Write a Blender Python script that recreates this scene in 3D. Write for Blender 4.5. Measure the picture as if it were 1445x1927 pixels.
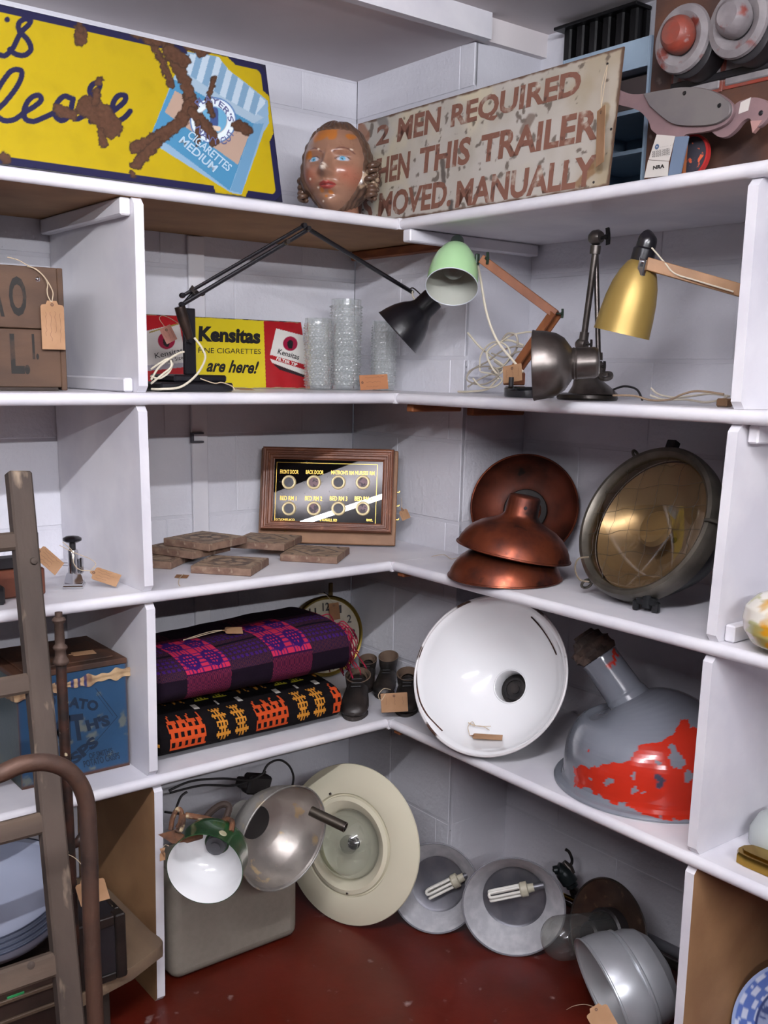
import bpy, math, random
import numpy as np
from mathutils import Vector, Matrix, noise as mnoise
random.seed(7); rng = np.random.default_rng(7)
sc = bpy.context.scene
for o in list(bpy.data.objects): bpy.data.objects.remove(o)
COL = sc.collection
V = lambda *a: np.array(a, float)

# ---------------------------------------------------------------- camera
W_, H_ = 1445, 1927
FPX, PPY = 1906.8, 138.2
CAM = V(-1.628, -2.0365, 1.512)
yaw, pitch, roll = [math.radians(a) for a in (51.79, 12.057, 1.124)]
FW = V(math.cos(yaw)*math.cos(pitch), math.sin(yaw)*math.cos(pitch), -math.sin(pitch))
R0 = V(math.sin(yaw), -math.cos(yaw), 0); U0 = np.cross(R0, FW)
RT = R0*math.cos(roll)+U0*math.sin(roll); UP = -R0*math.sin(roll)+U0*math.cos(roll)
cd = bpy.data.cameras.new('camera'); cam = bpy.data.objects.new('camera', cd); COL.objects.link(cam)
cam.matrix_world = Matrix(((RT[0], UP[0], -FW[0], CAM[0]), (RT[1], UP[1], -FW[1], CAM[1]), (RT[2], UP[2], -FW[2], CAM[2]), (0, 0, 0, 1)))
cd.sensor_fit = 'VERTICAL'; cd.sensor_height = 36; cd.lens = 36*FPX/H_
cd.shift_y = PPY/H_; cd.clip_start = .05; cd.clip_end = 60
sc.camera = cam

# ---------------------------------------------------------------- world, lights, exposure
wd = bpy.data.worlds.new('world'); sc.world = wd; wd.use_nodes = True
bg = wd.node_tree.nodes['Background']; bg.inputs[0].default_value = (.80, .82, 1.0, 1); bg.inputs[1].default_value = .07
def tube_light(name, label, x, y, z, half, strength, col):
    """bare fluorescent batten under the ceiling: a real glowing tube along X"""
    m = bpy.data.materials.new(name); m.use_nodes = True; b_ = m.node_tree.nodes['Principled BSDF']; b_.inputs['Base Color'].default_value = (1, 1, 1, 1)
    b_.inputs['Emission Color'].default_value = (*col, 1); b_.inputs['Emission Strength'].default_value = strength
    n = 16; v = [(x+s*half, y+.014*math.cos(2*math.pi*k/n), z+.014*math.sin(2*math.pi*k/n)) for s in (-1, 1) for k in range(n)]
    me = bpy.data.meshes.new(name); me.from_pydata(v, [], [(k, (k+1) % n, n+(k+1) % n, n+k) for k in range(n)]); me.materials.append(m); me.update()
    o = bpy.data.objects.new(name, me); COL.objects.link(o); o['label'] = label; o['category'] = 'light'
tube_light('fluorescent_tube', 'bare fluorescent tube under the ceiling nearer the shelves', -1.70, -1.60, 2.215, .95, 300, (.93, .94, 1))
tube_light('fluorescent_tube', 'bare fluorescent tube under the ceiling further from the shelves', -1.70, -3.50, 2.215, .95, 345, (.94, .95, 1))
vs = sc.view_settings; vs.view_transform = 'Standard'; vs.look = 'None'; vs.exposure = -0.04; vs.gamma = 1; vs.use_curve_mapping = False

# ---------------------------------------------------------------- pixel <-> world maths
def ray(x, y): return FW+RT*((x-722.5)/FPX)-UP*((y-963.5-PPY)/FPX)
def onp(x, y, P, n):
    r = ray(x, y); return CAM+r*(np.dot(np.array(P)-CAM, n)/np.dot(r, n))
def onx(x, y, v): return onp(x, y, V(v, 0, 0), V(1, 0, 0))
def ony(x, y, v): return onp(x, y, V(0, v, 0), V(0, 1, 0))
def onz(x, y, v): return onp(x, y, V(0, 0, v), V(0, 0, 1))
def atd(x, y, d): return CAM+ray(x, y)*d
def nrm(v): v = np.array(v, float); return v/np.linalg.norm(v)

# room levels (metres)
Z1, Z2, Z3, Z4 = 1.8727, 1.4527, 1.0187, .5832
ZC, XW, YW, YP, XQ, XD, YD = 2.3133, .2281, .4901, -.0033, .4637, -.6702, -.9550

# ---------------------------------------------------------------- materials
def lin(c):
    if isinstance(c, str): c = [int(c[i:i+2], 16)/255 for i in (0, 2, 4)]
    return tuple((x/12.92 if x <= .04045 else ((x+.055)/1.055)**2.4) for x in c[:3])
MATS = {}
def mat(name, col='888888', rough=.5, metal=0., col2=None, ns=8., lo=.4, hi=.6, bump=0., bs=60., bd=.003, col3=None, ns3=30., lo3=.6, hi3=.65,
        stretch=None, attr=False, trans=0., ior=1.45, coat=0., aniso=0., rough2=None, metal2=None, emit=None, dist=0., alpha=1., spec=.5):
    if name in MATS: return MATS[name]
    m = bpy.data.materials.new(name); m.use_nodes = True; nt = m.node_tree; N = nt.nodes; L = nt.links
    b = N['Principled BSDF']
    b.inputs['Roughness'].default_value = rough; b.inputs['Metallic'].default_value = metal
    b.inputs['Specular IOR Level'].default_value = spec
    b.inputs['Transmission Weight'].default_value = trans; b.inputs['IOR'].default_value = ior; b.inputs['Coat Weight'].default_value = coat
    b.inputs['Alpha'].default_value = alpha
    tc = N.new('ShaderNodeTexCoord'); mp = N.new('ShaderNodeMapping'); L.new(tc.outputs['Object'], mp.inputs[0])
    if stretch: mp.inputs['Scale'].default_value = stretch
    def noi(scale, det=6, d=0.):
        n = N.new('ShaderNodeTexNoise'); n.inputs['Scale'].default_value = scale; n.inputs['Detail'].default_value = det
        n.inputs['Distortion'].default_value = d; L.new(mp.outputs[0], n.inputs['Vector']); return n.outputs[0]
    def ramp(src, a, z):
        r = N.new('ShaderNodeMapRange'); r.inputs[1].default_value = a; r.inputs[2].default_value = z; L.new(src, r.inputs[0]); return r.outputs[0]
    def mix(f, a, c):
        x = N.new('ShaderNodeMix'); x.data_type = 'RGBA'; L.new(f, x.inputs[0])
        for s, v in ((x.inputs[6], a), (x.inputs[7], c)):
            if isinstance(v, tuple): s.default_value = (*v, 1)
            else: L.new(v, s)
        return x.outputs[2]
    c = lin(col)
    if attr:
        an = N.new('ShaderNodeAttribute'); an.attribute_name = 'Col'; c = an.outputs[0]
    if col2:
        f = ramp(noi(ns, 6, dist), lo, hi); c = mix(f, c, lin(col2))
        if rough2 is not None:
            r = N.new('ShaderNodeMapRange'); r.inputs[3].default_value = rough; r.inputs[4].default_value = rough2; L.new(f, r.inputs[0]); L.new(r.outputs[0], b.inputs['Roughness'])
        if metal2 is not None:
            r = N.new('ShaderNodeMapRange'); r.inputs[3].default_value = metal; r.inputs[4].default_value = metal2; L.new(f, r.inputs[0]); L.new(r.outputs[0], b.inputs['Metallic'])
    if col3: c = mix(ramp(noi(ns3, 4), lo3, hi3), c, lin(col3))
    if isinstance(c, tuple): b.inputs['Base Color'].default_value = (*c, 1)
    else: L.new(c, b.inputs['Base Color'])
    if bump:
        bn = N.new('ShaderNodeBump'); bn.inputs['Strength'].default_value = bump; bn.inputs['Distance'].default_value = bd
        L.new(noi(bs, 5), bn.inputs['Height']); L.new(bn.outputs[0], b.inputs['Normal'])
    if emit: b.inputs['Emission Color'].default_value = (*lin(emit), 1); b.inputs['Emission Strength'].default_value = 1
    MATS[name] = m; return m

def clearmat(name, tint='ffffff', refl=1., rough=.03, milk=0., bump=0., bs=200.):
    """thin clear glass: tinted see-through sheet with a fresnel gloss, optionally slightly milky"""
    if name in MATS: return MATS[name]
    m = bpy.data.materials.new(name); m.use_nodes = True; N = m.node_tree.nodes; L = m.node_tree.links; N.remove(N['Principled BSDF'])
    t = N.new('ShaderNodeBsdfTransparent'); t.inputs[0].default_value = (*lin(tint), 1); g = N.new('ShaderNodeBsdfGlossy'); g.inputs['Roughness'].default_value = rough
    ge = N.new('ShaderNodeNewGeometry'); lw = N.new('ShaderNodeVectorMath'); lw.operation = 'DOT_PRODUCT'; L.new(ge.outputs['Incoming'], lw.inputs[0]); L.new(ge.outputs['Normal'], lw.inputs[1])
    def mt(op, src, v=None):
        n = N.new('ShaderNodeMath'); n.operation = op; L.new(src, n.inputs[0])
        if v is not None: n.inputs[1].default_value = v
        return n
    ab = mt('ABSOLUTE', lw.outputs['Value']); om = N.new('ShaderNodeMath'); om.operation = 'SUBTRACT'; om.inputs[0].default_value = 1; L.new(ab.outputs[0], om.inputs[1])
    mu = mt('MULTIPLY', mt('ADD', mt('MULTIPLY', mt('POWER', om.outputs[0], 4.).outputs[0], .9).outputs[0], .045).outputs[0], refl); mu.use_clamp = True
    mx = N.new('ShaderNodeMixShader'); L.new(mu.outputs[0], mx.inputs[0]); L.new(t.outputs[0], mx.inputs[1]); L.new(g.outputs[0], mx.inputs[2]); out = mx.outputs[0]
    if milk:
        d = N.new('ShaderNodeBsdfDiffuse'); d.inputs[0].default_value = (.85, .87, .87, 1); m2 = N.new('ShaderNodeMixShader'); m2.inputs[0].default_value = milk; L.new(out, m2.inputs[1]); L.new(d.outputs[0], m2.inputs[2]); out = m2.outputs[0]
    if bump:
        n = N.new('ShaderNodeTexNoise'); n.inputs['Scale'].default_value = bs; tc = N.new('ShaderNodeTexCoord'); L.new(tc.outputs['Object'], n.inputs['Vector']); b = N.new('ShaderNodeBump'); b.inputs['Strength'].default_value = bump; b.inputs['Distance'].default_value = .002; L.new(n.outputs[0], b.inputs['Height']); L.new(b.outputs[0], g.inputs['Normal'])
    L.new(out, N['Material Output'].inputs[0]); MATS[name] = m; return m

# ---------------------------------------------------------------- mesh builders: each returns (verts, faces) or (verts, faces, matidx)
def join(*gs):
    vs, fs, ms, n = [], [], [], 0
    for g in gs:
        v, f = g[0], g[1]; mi = g[2] if len(g) > 2 else None
        v = np.asarray(v, float).reshape(-1, 3); vs.append(v)
        fs += [tuple(i+n for i in q) for q in f]
        if mi is None: ms += [0]*len(f)
        elif isinstance(mi, int): ms += [mi]*len(f)
        else: ms += list(mi)
        n += len(v)
    return np.vstack(vs), fs, ms
def wm(g, i): return (g[0], g[1], [i]*len(g[1]))
def box(x0, x1, y0, y1, z0, z1, ch=0.):
    if ch <= 0:
        v = [(x, y, z) for z in (z0, z1) for y in (y0, y1) for x in (x0, x1)]
        return np.array(v, float), [(0, 2, 3, 1), (4, 5, 7, 6), (0, 1, 5, 4), (2, 6, 7, 3), (0, 4, 6, 2), (1, 3, 7, 5)]
    v = []; f = []
    xs, ys, zs = (x0, x1), (y0, y1), (z0, z1); sg = (-1, 1); idx = {}
    for a in (0, 1):
        for b in (0, 1):
            for c in (0, 1):
                P = (xs[a], ys[b], zs[c])
                for k in range(3):
                    q = [P[0]-sg[a]*ch, P[1]-sg[b]*ch, P[2]-sg[c]*ch]; q[k] = P[k]; idx[a, b, c, k] = len(v); v.append(q)
    for k in range(3):
        o = [i for i in range(3) if i != k]
        for s in (0, 1):
            q = []
            for (m, n) in ((0, 0), (1, 0), (1, 1), (0, 1)):
                t = [0, 0, 0]; t[k] = s; t[o[0]] = m; t[o[1]] = n; q.append(idx[(*t, k)])
            f.append(tuple(q))
            for s2 in (0, 1):
                k2, k3 = o
                a = [0]*3; a[k] = s; a[k2] = s2; a[k3] = 0; b = a[:]; b[k3] = 1
                if k < k2: f.append((idx[(*a, k)], idx[(*b, k)], idx[(*b, k2)], idx[(*a, k2)]))
                k2, k3 = k3, k2
                a = [0]*3; a[k] = s; a[k2] = s2; a[k3] = 0; b = a[:]; b[k3] = 1
                if k < k2: f.append((idx[(*a, k)], idx[(*b, k)], idx[(*b, k2)], idx[(*a, k2)]))
    for a in (0, 1):
        for b in (0, 1):
            for c in (0, 1): f.append(tuple(idx[a, b, c, k] for k in range(3)))
    return np.array(v, float), f
def lathe(prof, seg=64, closed=False, mi=None, caps=True):
    prof = np.array(prof, float); n = len(prof); a = np.linspace(0, 2*np.pi, seg, endpoint=False)
    v = np.stack([np.outer(prof[:, 0], np.cos(a)), np.outer(prof[:, 0], np.sin(a)), np.repeat(prof[:, 1][:, None], seg, 1)], 2).reshape(-1, 3)
    f = []; ms = []
    for i in range(n if closed else n-1):
        j = (i+1) % n
        for k in range(seg):
            l = (k+1) % seg; f.append((i*seg+k, i*seg+l, j*seg+l, j*seg+k)); ms.append(mi[i] if mi else 0)
    if not closed and caps:
        if prof[0, 0] > 1e-6: f.append(tuple(range(seg))[::-1]); ms.append(mi[0] if mi else 0)
        if prof[-1, 0] > 1e-6: f.append(tuple((n-1)*seg+k for k in range(seg))); ms.append(mi[-1] if mi else 0)
    return v, f, ms
def shell(prof, t, seg=72, m_in=1):
    """thin-walled lathe: prof goes from rim (z=0) back along -z on the outside; inner wall offset by t; outer material 0, inner m_in"""
    p = np.array(prof, float); d = np.gradient(p, axis=0); nn = np.stack([-d[:, 1], d[:, 0]], 1); nn /= np.linalg.norm(nn, axis=1)[:, None]+1e-12
    if nn[0, 0] > 0 or (abs(nn[0, 0]) < 1e-6 and nn[0, 1] < 0): nn = -nn
    q = p+nn*t; q[:, 0] = np.maximum(q[:, 0], .0005)
    loop = np.vstack([p, q[::-1]]); n = len(p)
    mi = [0]*(n)+[m_in]*(n-1)+[0]
    return lathe(loop, seg, True, mi)
def spl(pts, n=8, closed=False):
    P = np.array(pts, float)
    if len(P) < 3: return P
    out = []; m = len(P)
    rg = range(m if closed else m-1)
    for i in rg:
        if closed: p0, p1, p2, p3 = P[(i-1) % m], P[i], P[(i+1) % m], P[(i+2) % m]
        else: p0, p1, p2, p3 = P[max(i-1, 0)], P[i], P[i+1], P[min(i+2, m-1)]
        for t in np.linspace(0, 1, n, endpoint=False):
            out.append(.5*((2*p1)+(-p0+p2)*t+(2*p0-5*p1+4*p2-p3)*t*t+(-p0+3*p1-3*p2+p3)*t**3))
    if not closed: out.append(P[-1])
    return np.array(out)
def tube(pts, r, seg=8, closed=False):
    P = np.array(pts, float); n = len(P)
    r = np.full(n, float(r)) if np.isscalar(r) else np.array(r, float)
    T = np.gradient(P, axis=0) if not closed else np.roll(P, -1, 0)-np.roll(P, 1, 0)
    T /= np.linalg.norm(T, axis=1)[:, None]+1e-12
    u = np.cross(T[0], [0, 0, 1.]);
    if np.linalg.norm(u) < 1e-3: u = np.cross(T[0], [1., 0, 0])
    u = nrm(u); a = np.linspace(0, 2*np.pi, seg, endpoint=False); v = []
    for i in range(n):
        u = u-T[i]*np.dot(u, T[i]); u = nrm(u); w = np.cross(T[i], u)
        v.append(P[i]+r[i]*(np.outer(np.cos(a), u)+np.outer(np.sin(a), w)))
    v = np.vstack(v); f = []
    for i in range(n if closed else n-1):
        j = (i+1) % n
        for k in range(seg): l = (k+1) % seg; f.append((i*seg+k, i*seg+l, j*seg+l, j*seg+k))
    if not closed: f.append(tuple(range(seg))[::-1]); f.append(tuple((n-1)*seg+k for k in range(seg)))
    return v, f
def prism(poly, z0, z1, ch=0.):
    P = np.array(poly, float); n = len(P)
    if ch:
        c = P.mean(0); Q = c+(P-c)*(1-ch/np.abs(P-c).max()); L = [(P, z0), (P, z1-ch), (Q, z1)]
    else: L = [(P, z0), (P, z1)]
    v = np.vstack([np.c_[q, np.full(n, z)] for q, z in L]); f = [tuple(range(n))[::-1], tuple((len(L)-1)*n+k for k in range(n))]
    for i in range(len(L)-1):
        for k in range(n): l = (k+1) % n; f.append((i*n+k, i*n+l, (i+1)*n+l, (i+1)*n+k))
    return v, f
def grid(nx, ny, fn=None):
    u, v = np.meshgrid(np.linspace(0, 1, nx+1), np.linspace(0, 1, ny+1), indexing='ij'); u = u.ravel(); v = v.ravel()
    P = fn(u, v) if fn else np.c_[u, v, 0*u]
    i, j = np.meshgrid(np.arange(nx), np.arange(ny), indexing='ij'); a = (i*(ny+1)+j).ravel()
    return P, [tuple(q) for q in np.c_[a, a+ny+1, a+ny+2, a+1]]
def xf(g, M):
    M = np.array(M); v = np.asarray(g[0])@M[:3, :3].T+M[:3, 3]; return (v,)+tuple(g[1:])
def fr(o, z, x=None, y=None):
    """4x4 frame with origin o and z axis z; x or y is a hint"""
    z = nrm(z)
    if y is not None: x_ = nrm(np.cross(y, z)); y_ = np.cross(z, x_)
    else:
        x = V(1, 0, 0) if x is None else np.array(x, float)
        if abs(np.dot(nrm(x), z)) > .97: x = V(0, 1, .1)
        y_ = nrm(np.cross(z, x)); x_ = np.cross(y_, z)
    M = np.eye(4); M[:3, 0] = x_; M[:3, 1] = y_; M[:3, 2] = z; M[:3, 3] = o; return M
def T(x, y, z): M = np.eye(4); M[:3, 3] = (x, y, z); return M
def rotz(a):
    c, s = math.cos(a), math.sin(a); M = np.eye(4); M[:2, :2] = [[c, -s], [s, c]]; return M
def rotx(a):
    c, s = math.cos(a), math.sin(a); M = np.eye(4); M[1:3, 1:3] = [[c, -s], [s, c]]; return M
def rod(a, b, r, seg=12): return tube([a, b], r, seg)

# ---------------------------------------------------------------- object creation
def mk(name, g, mats, parent=None, smooth=True, ang=35, label=None, kind=None, col=None, dom='POINT'):
    v, f = g[0], g[1]; ms = g[2] if len(g) > 2 else None
    me = bpy.data.meshes.new(name); me.from_pydata(np.asarray(v).tolist(), [], [tuple(int(i) for i in q) for q in f])
    if not isinstance(mats, (list, tuple)): mats = [mats]
    for m in mats: me.materials.append(m)
    if ms is not None and not isinstance(ms, int): me.polygons.foreach_set('material_index', np.array(ms, np.int32))
    if col is not None:
        a = me.color_attributes.new('Col', 'FLOAT_COLOR', dom); a.data.foreach_set('color', np.c_[col, np.ones(len(col))].astype(np.float32).ravel())
    me.update()
    if smooth:
        me.polygons.foreach_set('use_smooth', np.ones(len(me.polygons), bool)); me.set_sharp_from_angle(angle=math.radians(ang))
    o = bpy.data.objects.new(name, me); COL.objects.link(o)
    if parent: o.parent = parent
    if label: o['label'] = label
    if kind: o['kind'] = kind
    return o
def thing(name, label, cat, M=None, group=None):
    o = bpy.data.objects.new(name, None); COL.objects.link(o); o.empty_display_size = .05
    if M is not None: o.matrix_world = Matrix(np.array(M).tolist())
    o['label'] = label; o['category'] = cat
    if group: o['group'] = group
    return o
def tag_(o, label, cat, group=None):
    o['label'] = label; o['category'] = cat
    if group: o['group'] = group
    return o
def inv(M): return np.linalg.inv(np.array(M))
def loc(M, P): return (inv(M)@np.append(P, 1))[:3]      # world point -> local

# ---------------------------------------------------------------- numpy noise
def vnoise(P, s=1., seed=0):
    P = np.asarray(P, float)*s+seed*17.31+100; i = np.floor(P).astype(np.int64); f = P-i; f = f*f*(3-2*f)
    def h(a, b, c):
        n = (a*73856093) ^ (b*19349663) ^ (c*83492791); n = (n ^ (n >> 13))*1274126177 & 0x7fffffff; return ((n ^ (n >> 16)) & 0xffff)/65535.
    r = 0
    for dx in (0, 1):
        for dy in (0, 1):
            for dz in (0, 1):
                w = (f[:, 0] if dx else 1-f[:, 0])*(f[:, 1] if dy else 1-f[:, 1])*(f[:, 2] if dz else 1-f[:, 2])
                r = r+w*h(i[:, 0]+dx, i[:, 1]+dy, i[:, 2]+dz)
    return r
def fbm(P, s=1., o=4, seed=0): return sum(vnoise(P, s*2**k, seed+k)*.5**k for k in range(o))/sum(.5**k for k in range(o))
def mixc(c, m, d): m = np.clip(m, 0, 1)[:, None]; return c*(1-m)+np.array(lin(d) if isinstance(d, str) else d)*m
def sstep(x, a, b): t = np.clip((x-a)/(b-a), 0, 1); return t*t*(3-2*t)

# ---------------------------------------------------------------- lettering: flat print as very thin solid letters, fitted into a box
def textg(body, x0, y0, x1, y1, z=.0004, off=0., shear=0., warp=None, ex=.0003, sp=1.):
    c = bpy.data.curves.new('t', 'FONT'); c.body = body; c.offset = off; c.shear = shear; c.resolution_u = 3; c.space_character = sp; c.size = 1
    o = bpy.data.objects.new('t', c); COL.objects.link(o); dg = bpy.context.evaluated_depsgraph_get(); dg.update()
    me = bpy.data.meshes.new_from_object(o.evaluated_get(dg)); n = len(me.vertices); v = np.empty(n*3); me.vertices.foreach_get('co', v); v = v.reshape(-1, 3)
    f = [tuple(p.vertices) for p in me.polygons]; bpy.data.objects.remove(o); bpy.data.meshes.remove(me); bpy.data.curves.remove(c)
    a, b = v.min(0), v.max(0); v[:, 0] = x0+(v[:, 0]-a[0])/(b[0]-a[0])*(x1-x0); v[:, 1] = y0+(v[:, 1]-a[1])/max(b[1]-a[1], 1e-6)*(y1-y0); v[:, 2] = z+ex
    if warp: v = warp(v)
    return v, f
def ribbon(pts, w, z=.0007, n=8, taper=False):
    P = spl(np.array([(p[0], p[1], 0) for p in pts]), n) if len(pts) > 2 else np.array([(p[0], p[1], 0) for p in pts], float)
    t = np.gradient(P, axis=0); t /= np.linalg.norm(t, axis=1)[:, None]+1e-12; nn = np.c_[-t[:, 1], t[:, 0], 0*t[:, 0]]
    m = len(P); ww = np.full(m, w/2.)
    if taper: ww = w/2*(.45+.55*np.abs(np.sin(np.linspace(0.3, 2.9, m))))
    k = 6
    v = np.vstack([P+nn*ww[:, None], P-nn*ww[:, None]]); v[:, 2] = z
    return v, [(i, i+1, m+i+1, m+i) for i in range(m-1)]
def ringg(cx, cy, r0, r1, z, seg=40, a0=0, a1=2*np.pi, sx=1., sy=1.):
    a = np.linspace(a0, a1, seg+1); v = np.vstack([np.c_[cx+sx*r*np.cos(a), cy+sy*r*np.sin(a), 0*a+z] for r in (r0, r1)]); m = seg+1
    return v, [(i, m+i, m+i+1, i+1) for i in range(seg)]
def poly2(pts, z=.0005): P = np.array(pts, float); return np.c_[P, np.full(len(P), z)], [tuple(range(len(P)))]
def clampuv(M, x, y):
    """pixel on plane of frame M -> local x,y"""
    M = np.array(M); return loc(M, onp(x, y, M[:3, 3], M[:3, 2]))[:2]
# pose of a round opening from its picture: centre px, major radius px, tilt phi, image direction m the opening leans to
def pose(cx, cy, a, phi, mx, my, pts, zs=None, depth=None, roll_=0., R=None):
    """pts: local profile points (unit rim radius) used for resting height. returns M (z axis = opening direction), radius"""
    r = ray(cx, cy); v = nrm(r); m = RT*mx-UP*my; m = nrm(m-v*np.dot(m, v)); ph = math.radians(phi)
    n = -v*math.cos(ph)+m*math.sin(ph); Rr = a/FPX
    F = fr(V(0, 0, 0), n, x=V(0, 0, 1))
    if depth is None:
        an = np.linspace(0, 2*np.pi, 48); best = 1e9
        for (pr, pz) in pts:
            q = np.stack([Rr*pr*np.cos(an), Rr*pr*np.sin(an), np.full_like(an, Rr*pz)], 1)@F[:3, :3].T+r
            for z in q[:, 2]:
                if z < 0: best = min(best, (zs-CAM[2])/z)
        depth = best
    F[:3, 3] = CAM+r*depth; return F, Rr*depth

# ================================================================ the setting
white = mat('white_paint', 'dcdade', .38, col2='cdcbd2', ns=5, bump=.25, bs=25, bd=.002)
wallp = mat('painted_block', 'd6d5db', .42, col2='c6c5cd', ns=3, lo=.35, hi=.7, bump=.6, bs=70, bd=.004, col3='8a8890', ns3=45, lo3=.74, hi3=.78)
wallm = mat('painted_joint', 'c9c8cf', .6, bump=.5, bs=60, bd=.003)
mdf = mat('bare_board', '9a7550', .75, col2='876443', ns=6, bump=.1, bs=90)
batten = mat('brown_batten', '9a5c33', .6, col2='7c4526', ns=9, stretch=(1, 1, 8))
ceilm = mat('ceiling_paint', 'd9d2d3', .8, col2='cfc8ca', ns=2, bump=.15, bs=30)
redfloor = mat('red_floor', '54190f', .33, col2='471409', ns=4, bump=.25, bs=20, bd=.003, col3='8a7470', ns3=16, lo3=.66, hi3=.76)
def struct(name, g, m, parent=None, **k):
    o = mk(name, g, m, parent, **k)
    if not parent: o['kind'] = 'structure'
    return o
struct('floor', box(-5, 3, -5.5, 1.2, -.1, 0), redfloor)
ZU = onx(1011, 72, XQ)[2]
struct('ceiling', join(box(-5, XQ+.2, YP-.02, YW+.2, ZC, ZC+.35), box(-5, 3, -5.5, YP-.02, ZU, ZU+.3)), ceilm)
struct('trim_1', box(-5, XW+.012, YP-.045, YP-.02, ZC-.004, ZU), white)
# block walls: core + one block per masonry unit
def blockwall(name, corner, ux, length, h, t0, seed, z0=0.):
    """face plane through corner, running along ux, outward normal = left hand side; blocks proud of the core by 3 mm"""
    ux = nrm(ux); n = V(ux[1], -ux[0], 0); M = np.eye(4); M[:3, 0] = ux; M[:3, 1] = -n; M[:3, 2] = (0, 0, 1); M[:3, 3] = corner
    core = mk(name, box(0, length, .0018, t0, z0, h), wallm); core.matrix_world = Matrix(M.tolist()); core['kind'] = 'structure'
    rr = random.Random(seed); me = {}
    z = z0; row = 0
    while z < h-.01:
        zh = min(.215, h-z-.004); x = -(.22 if row % 2 else 0.)
        while x < length-.001:
            a = max(x+.0015, .0); b = min(x+.4385, length); 
            if b-a > .03:
                key = (round(b-a, 3), round(zh, 3))
                if key not in me:
                    o = mk('block', box(0, b-a, 0, .012, 0, zh-.003, .0013), wallp, core); me[key] = o.data
                else:
                    o = bpy.data.objects.new('block', me[key]); COL.objects.link(o); o.parent = core
                o.location = (a, rr.uniform(-.0008, .0008), z+.0015)
            x += .44
        z += .221; row += 1
    return core
# left-hand wall (behind the left run), faces -Y
blockwall('wall_left', V(-2.6, YW, 0), V(1, 0, 0), XW+2.6, ZC, .2, 1)
# pier: face to -X and its flank to -Y
blockwall('wall_pier', V(XW, YW, 0), V(0, -1, 0), YW-YP, ZU, XQ-XW+.1, 2)
blockwall('wall_flank', V(XW+.012, YP, 0), V(1, 0, 0), XQ-XW-.012, ZU, .2, 3)
blockwall('wall_right', V(XQ, YP+.01, 0), V(0, -1, 0), 2.6, ZU, .2, 4)

# ---------------------------------------------------------------- built-in shelving
TH = .026
def shelf_left(z, i):
    g = join(wm(box(-2.6, -.002, .011, YW-.002, z-TH, z), 0), wm(box(-.002, XW-.001, YP+.001, YW-.002, z-TH, z), 0))
    m = [0]*12; m[0] = 1; m[6] = 1
    a = np.linspace(np.pi/2, 3*np.pi/2, 9); pr = [(.011+.013*math.cos(t)*.9, z-TH/2+TH/2*math.sin(t)) for t in a]
    n = len(pr); v = [(x, y, zz) for x in (-2.6, -.0015-.0) for y, zz in pr]
    f = [(k, k+1, n+k+1, n+k) for k in range(n-1)]+[tuple(range(n))[::-1], tuple(range(n, 2*n))]
    g = join((g[0], g[1], m), (np.array(v), f, 0))
    return mk('shelf', g, [white, mdf], run_l)
def shelf_right(z):
    g = box(.011, XQ-.002, -2.6, YP-.001, z-TH, z)
    a = np.linspace(np.pi/2, 3*np.pi/2, 9); pr = [(.011+.013*math.cos(t)*.9, z-TH/2+TH/2*math.sin(t)) for t in a]
    n = len(pr); v = [(x, y, zz) for y in (YP-.001, -2.6) for x, zz in pr]
    f = [(k, k+1, n+k+1, n+k) for k in range(n-1)]+[tuple(range(n))[::-1], tuple(range(n, 2*n))]
    return mk('shelf', join(g, (np.array(v), f)), [white, mdf], run_r)
run_l = thing('shelving_unit', 'white painted built-in shelving run along the left wall with square compartments', 'shelving')
run_r = thing('shelving_unit', 'white painted built-in shelving run along the right wall beside the block pier', 'shelving')
for z in (Z1, Z2, Z3, Z4): shelf_left(z, 0); shelf_right(z)
def divider(run, side, pt, pb, zt, zb, mats, w=.021, ms=None):
    """upright board: pt / pb are pixels on its front edge (right edge on the left run, left edge on the right run)"""
    if side == 'l': a = ony(*pt, 0)[0]; b = ony(*pb, 0)[0]
    else: a = onx(*pt, 0)[1]; b = onx(*pb, 0)[1]
    d0, d1 = (.006, (YW if side == 'l' else XQ)-.003)
    prof = [(d0, zb+.014), (d0+.012, zb+.0005), (d1, zb+.0005), (d1, zt-.0005), (d0+.012, zt-.0005), (d0, zt-.014)]
    off = lambda z: b+(a-b)*(z-zb)/(zt-zb)
    v = []
    for s in (0, 1):
        for d, z in prof:
            o = off(z)-s*w
            v.append((o, d, z) if side == 'l' else (d, o, z))
    n = 6; f = [tuple(range(n)), tuple(range(n, 2*n))[::-1]]+[(k, n+k, n+(k+1) % n, (k+1) % n) for k in range(n)]
    mi = [0, 0]+[0]*6
    if ms is not None: mi[ms] = 1
    o = mk('divider', (np.array(v), f, mi), mats, run, smooth=False)
    return off
dl = [divider(run_l, 'l', (272, 370), (281, 738), Z1-TH, Z2, [white, mdf]), divider(run_l, 'l', (279, 765), (291, 1105), Z2-TH, Z3, [white, mdf]),
      divider(run_l, 'l', (294, 1135), (299, 1450), Z3-TH, Z4, [white, mdf]), divider(run_l, 'l', (308, 1480), (313, 1883), Z4-TH, 0, [white, mdf], ms=1)]
dr = [divider(run_r, 'r', (1405, 335), (1370, 770), Z1-TH, Z2, [white, mdf]), divider(run_r, 'r', (1367, 800), (1325, 1195), Z2-TH, Z3, [white, mdf]),
      divider(run_r, 'r', (1320, 1235), (1290, 1590), Z3-TH, Z4, [white, mdf]), divider(run_r, 'r', (1287, 1627), (1266, 1945), Z4-TH, 0, [white, mdf], ms=1)]
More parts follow.
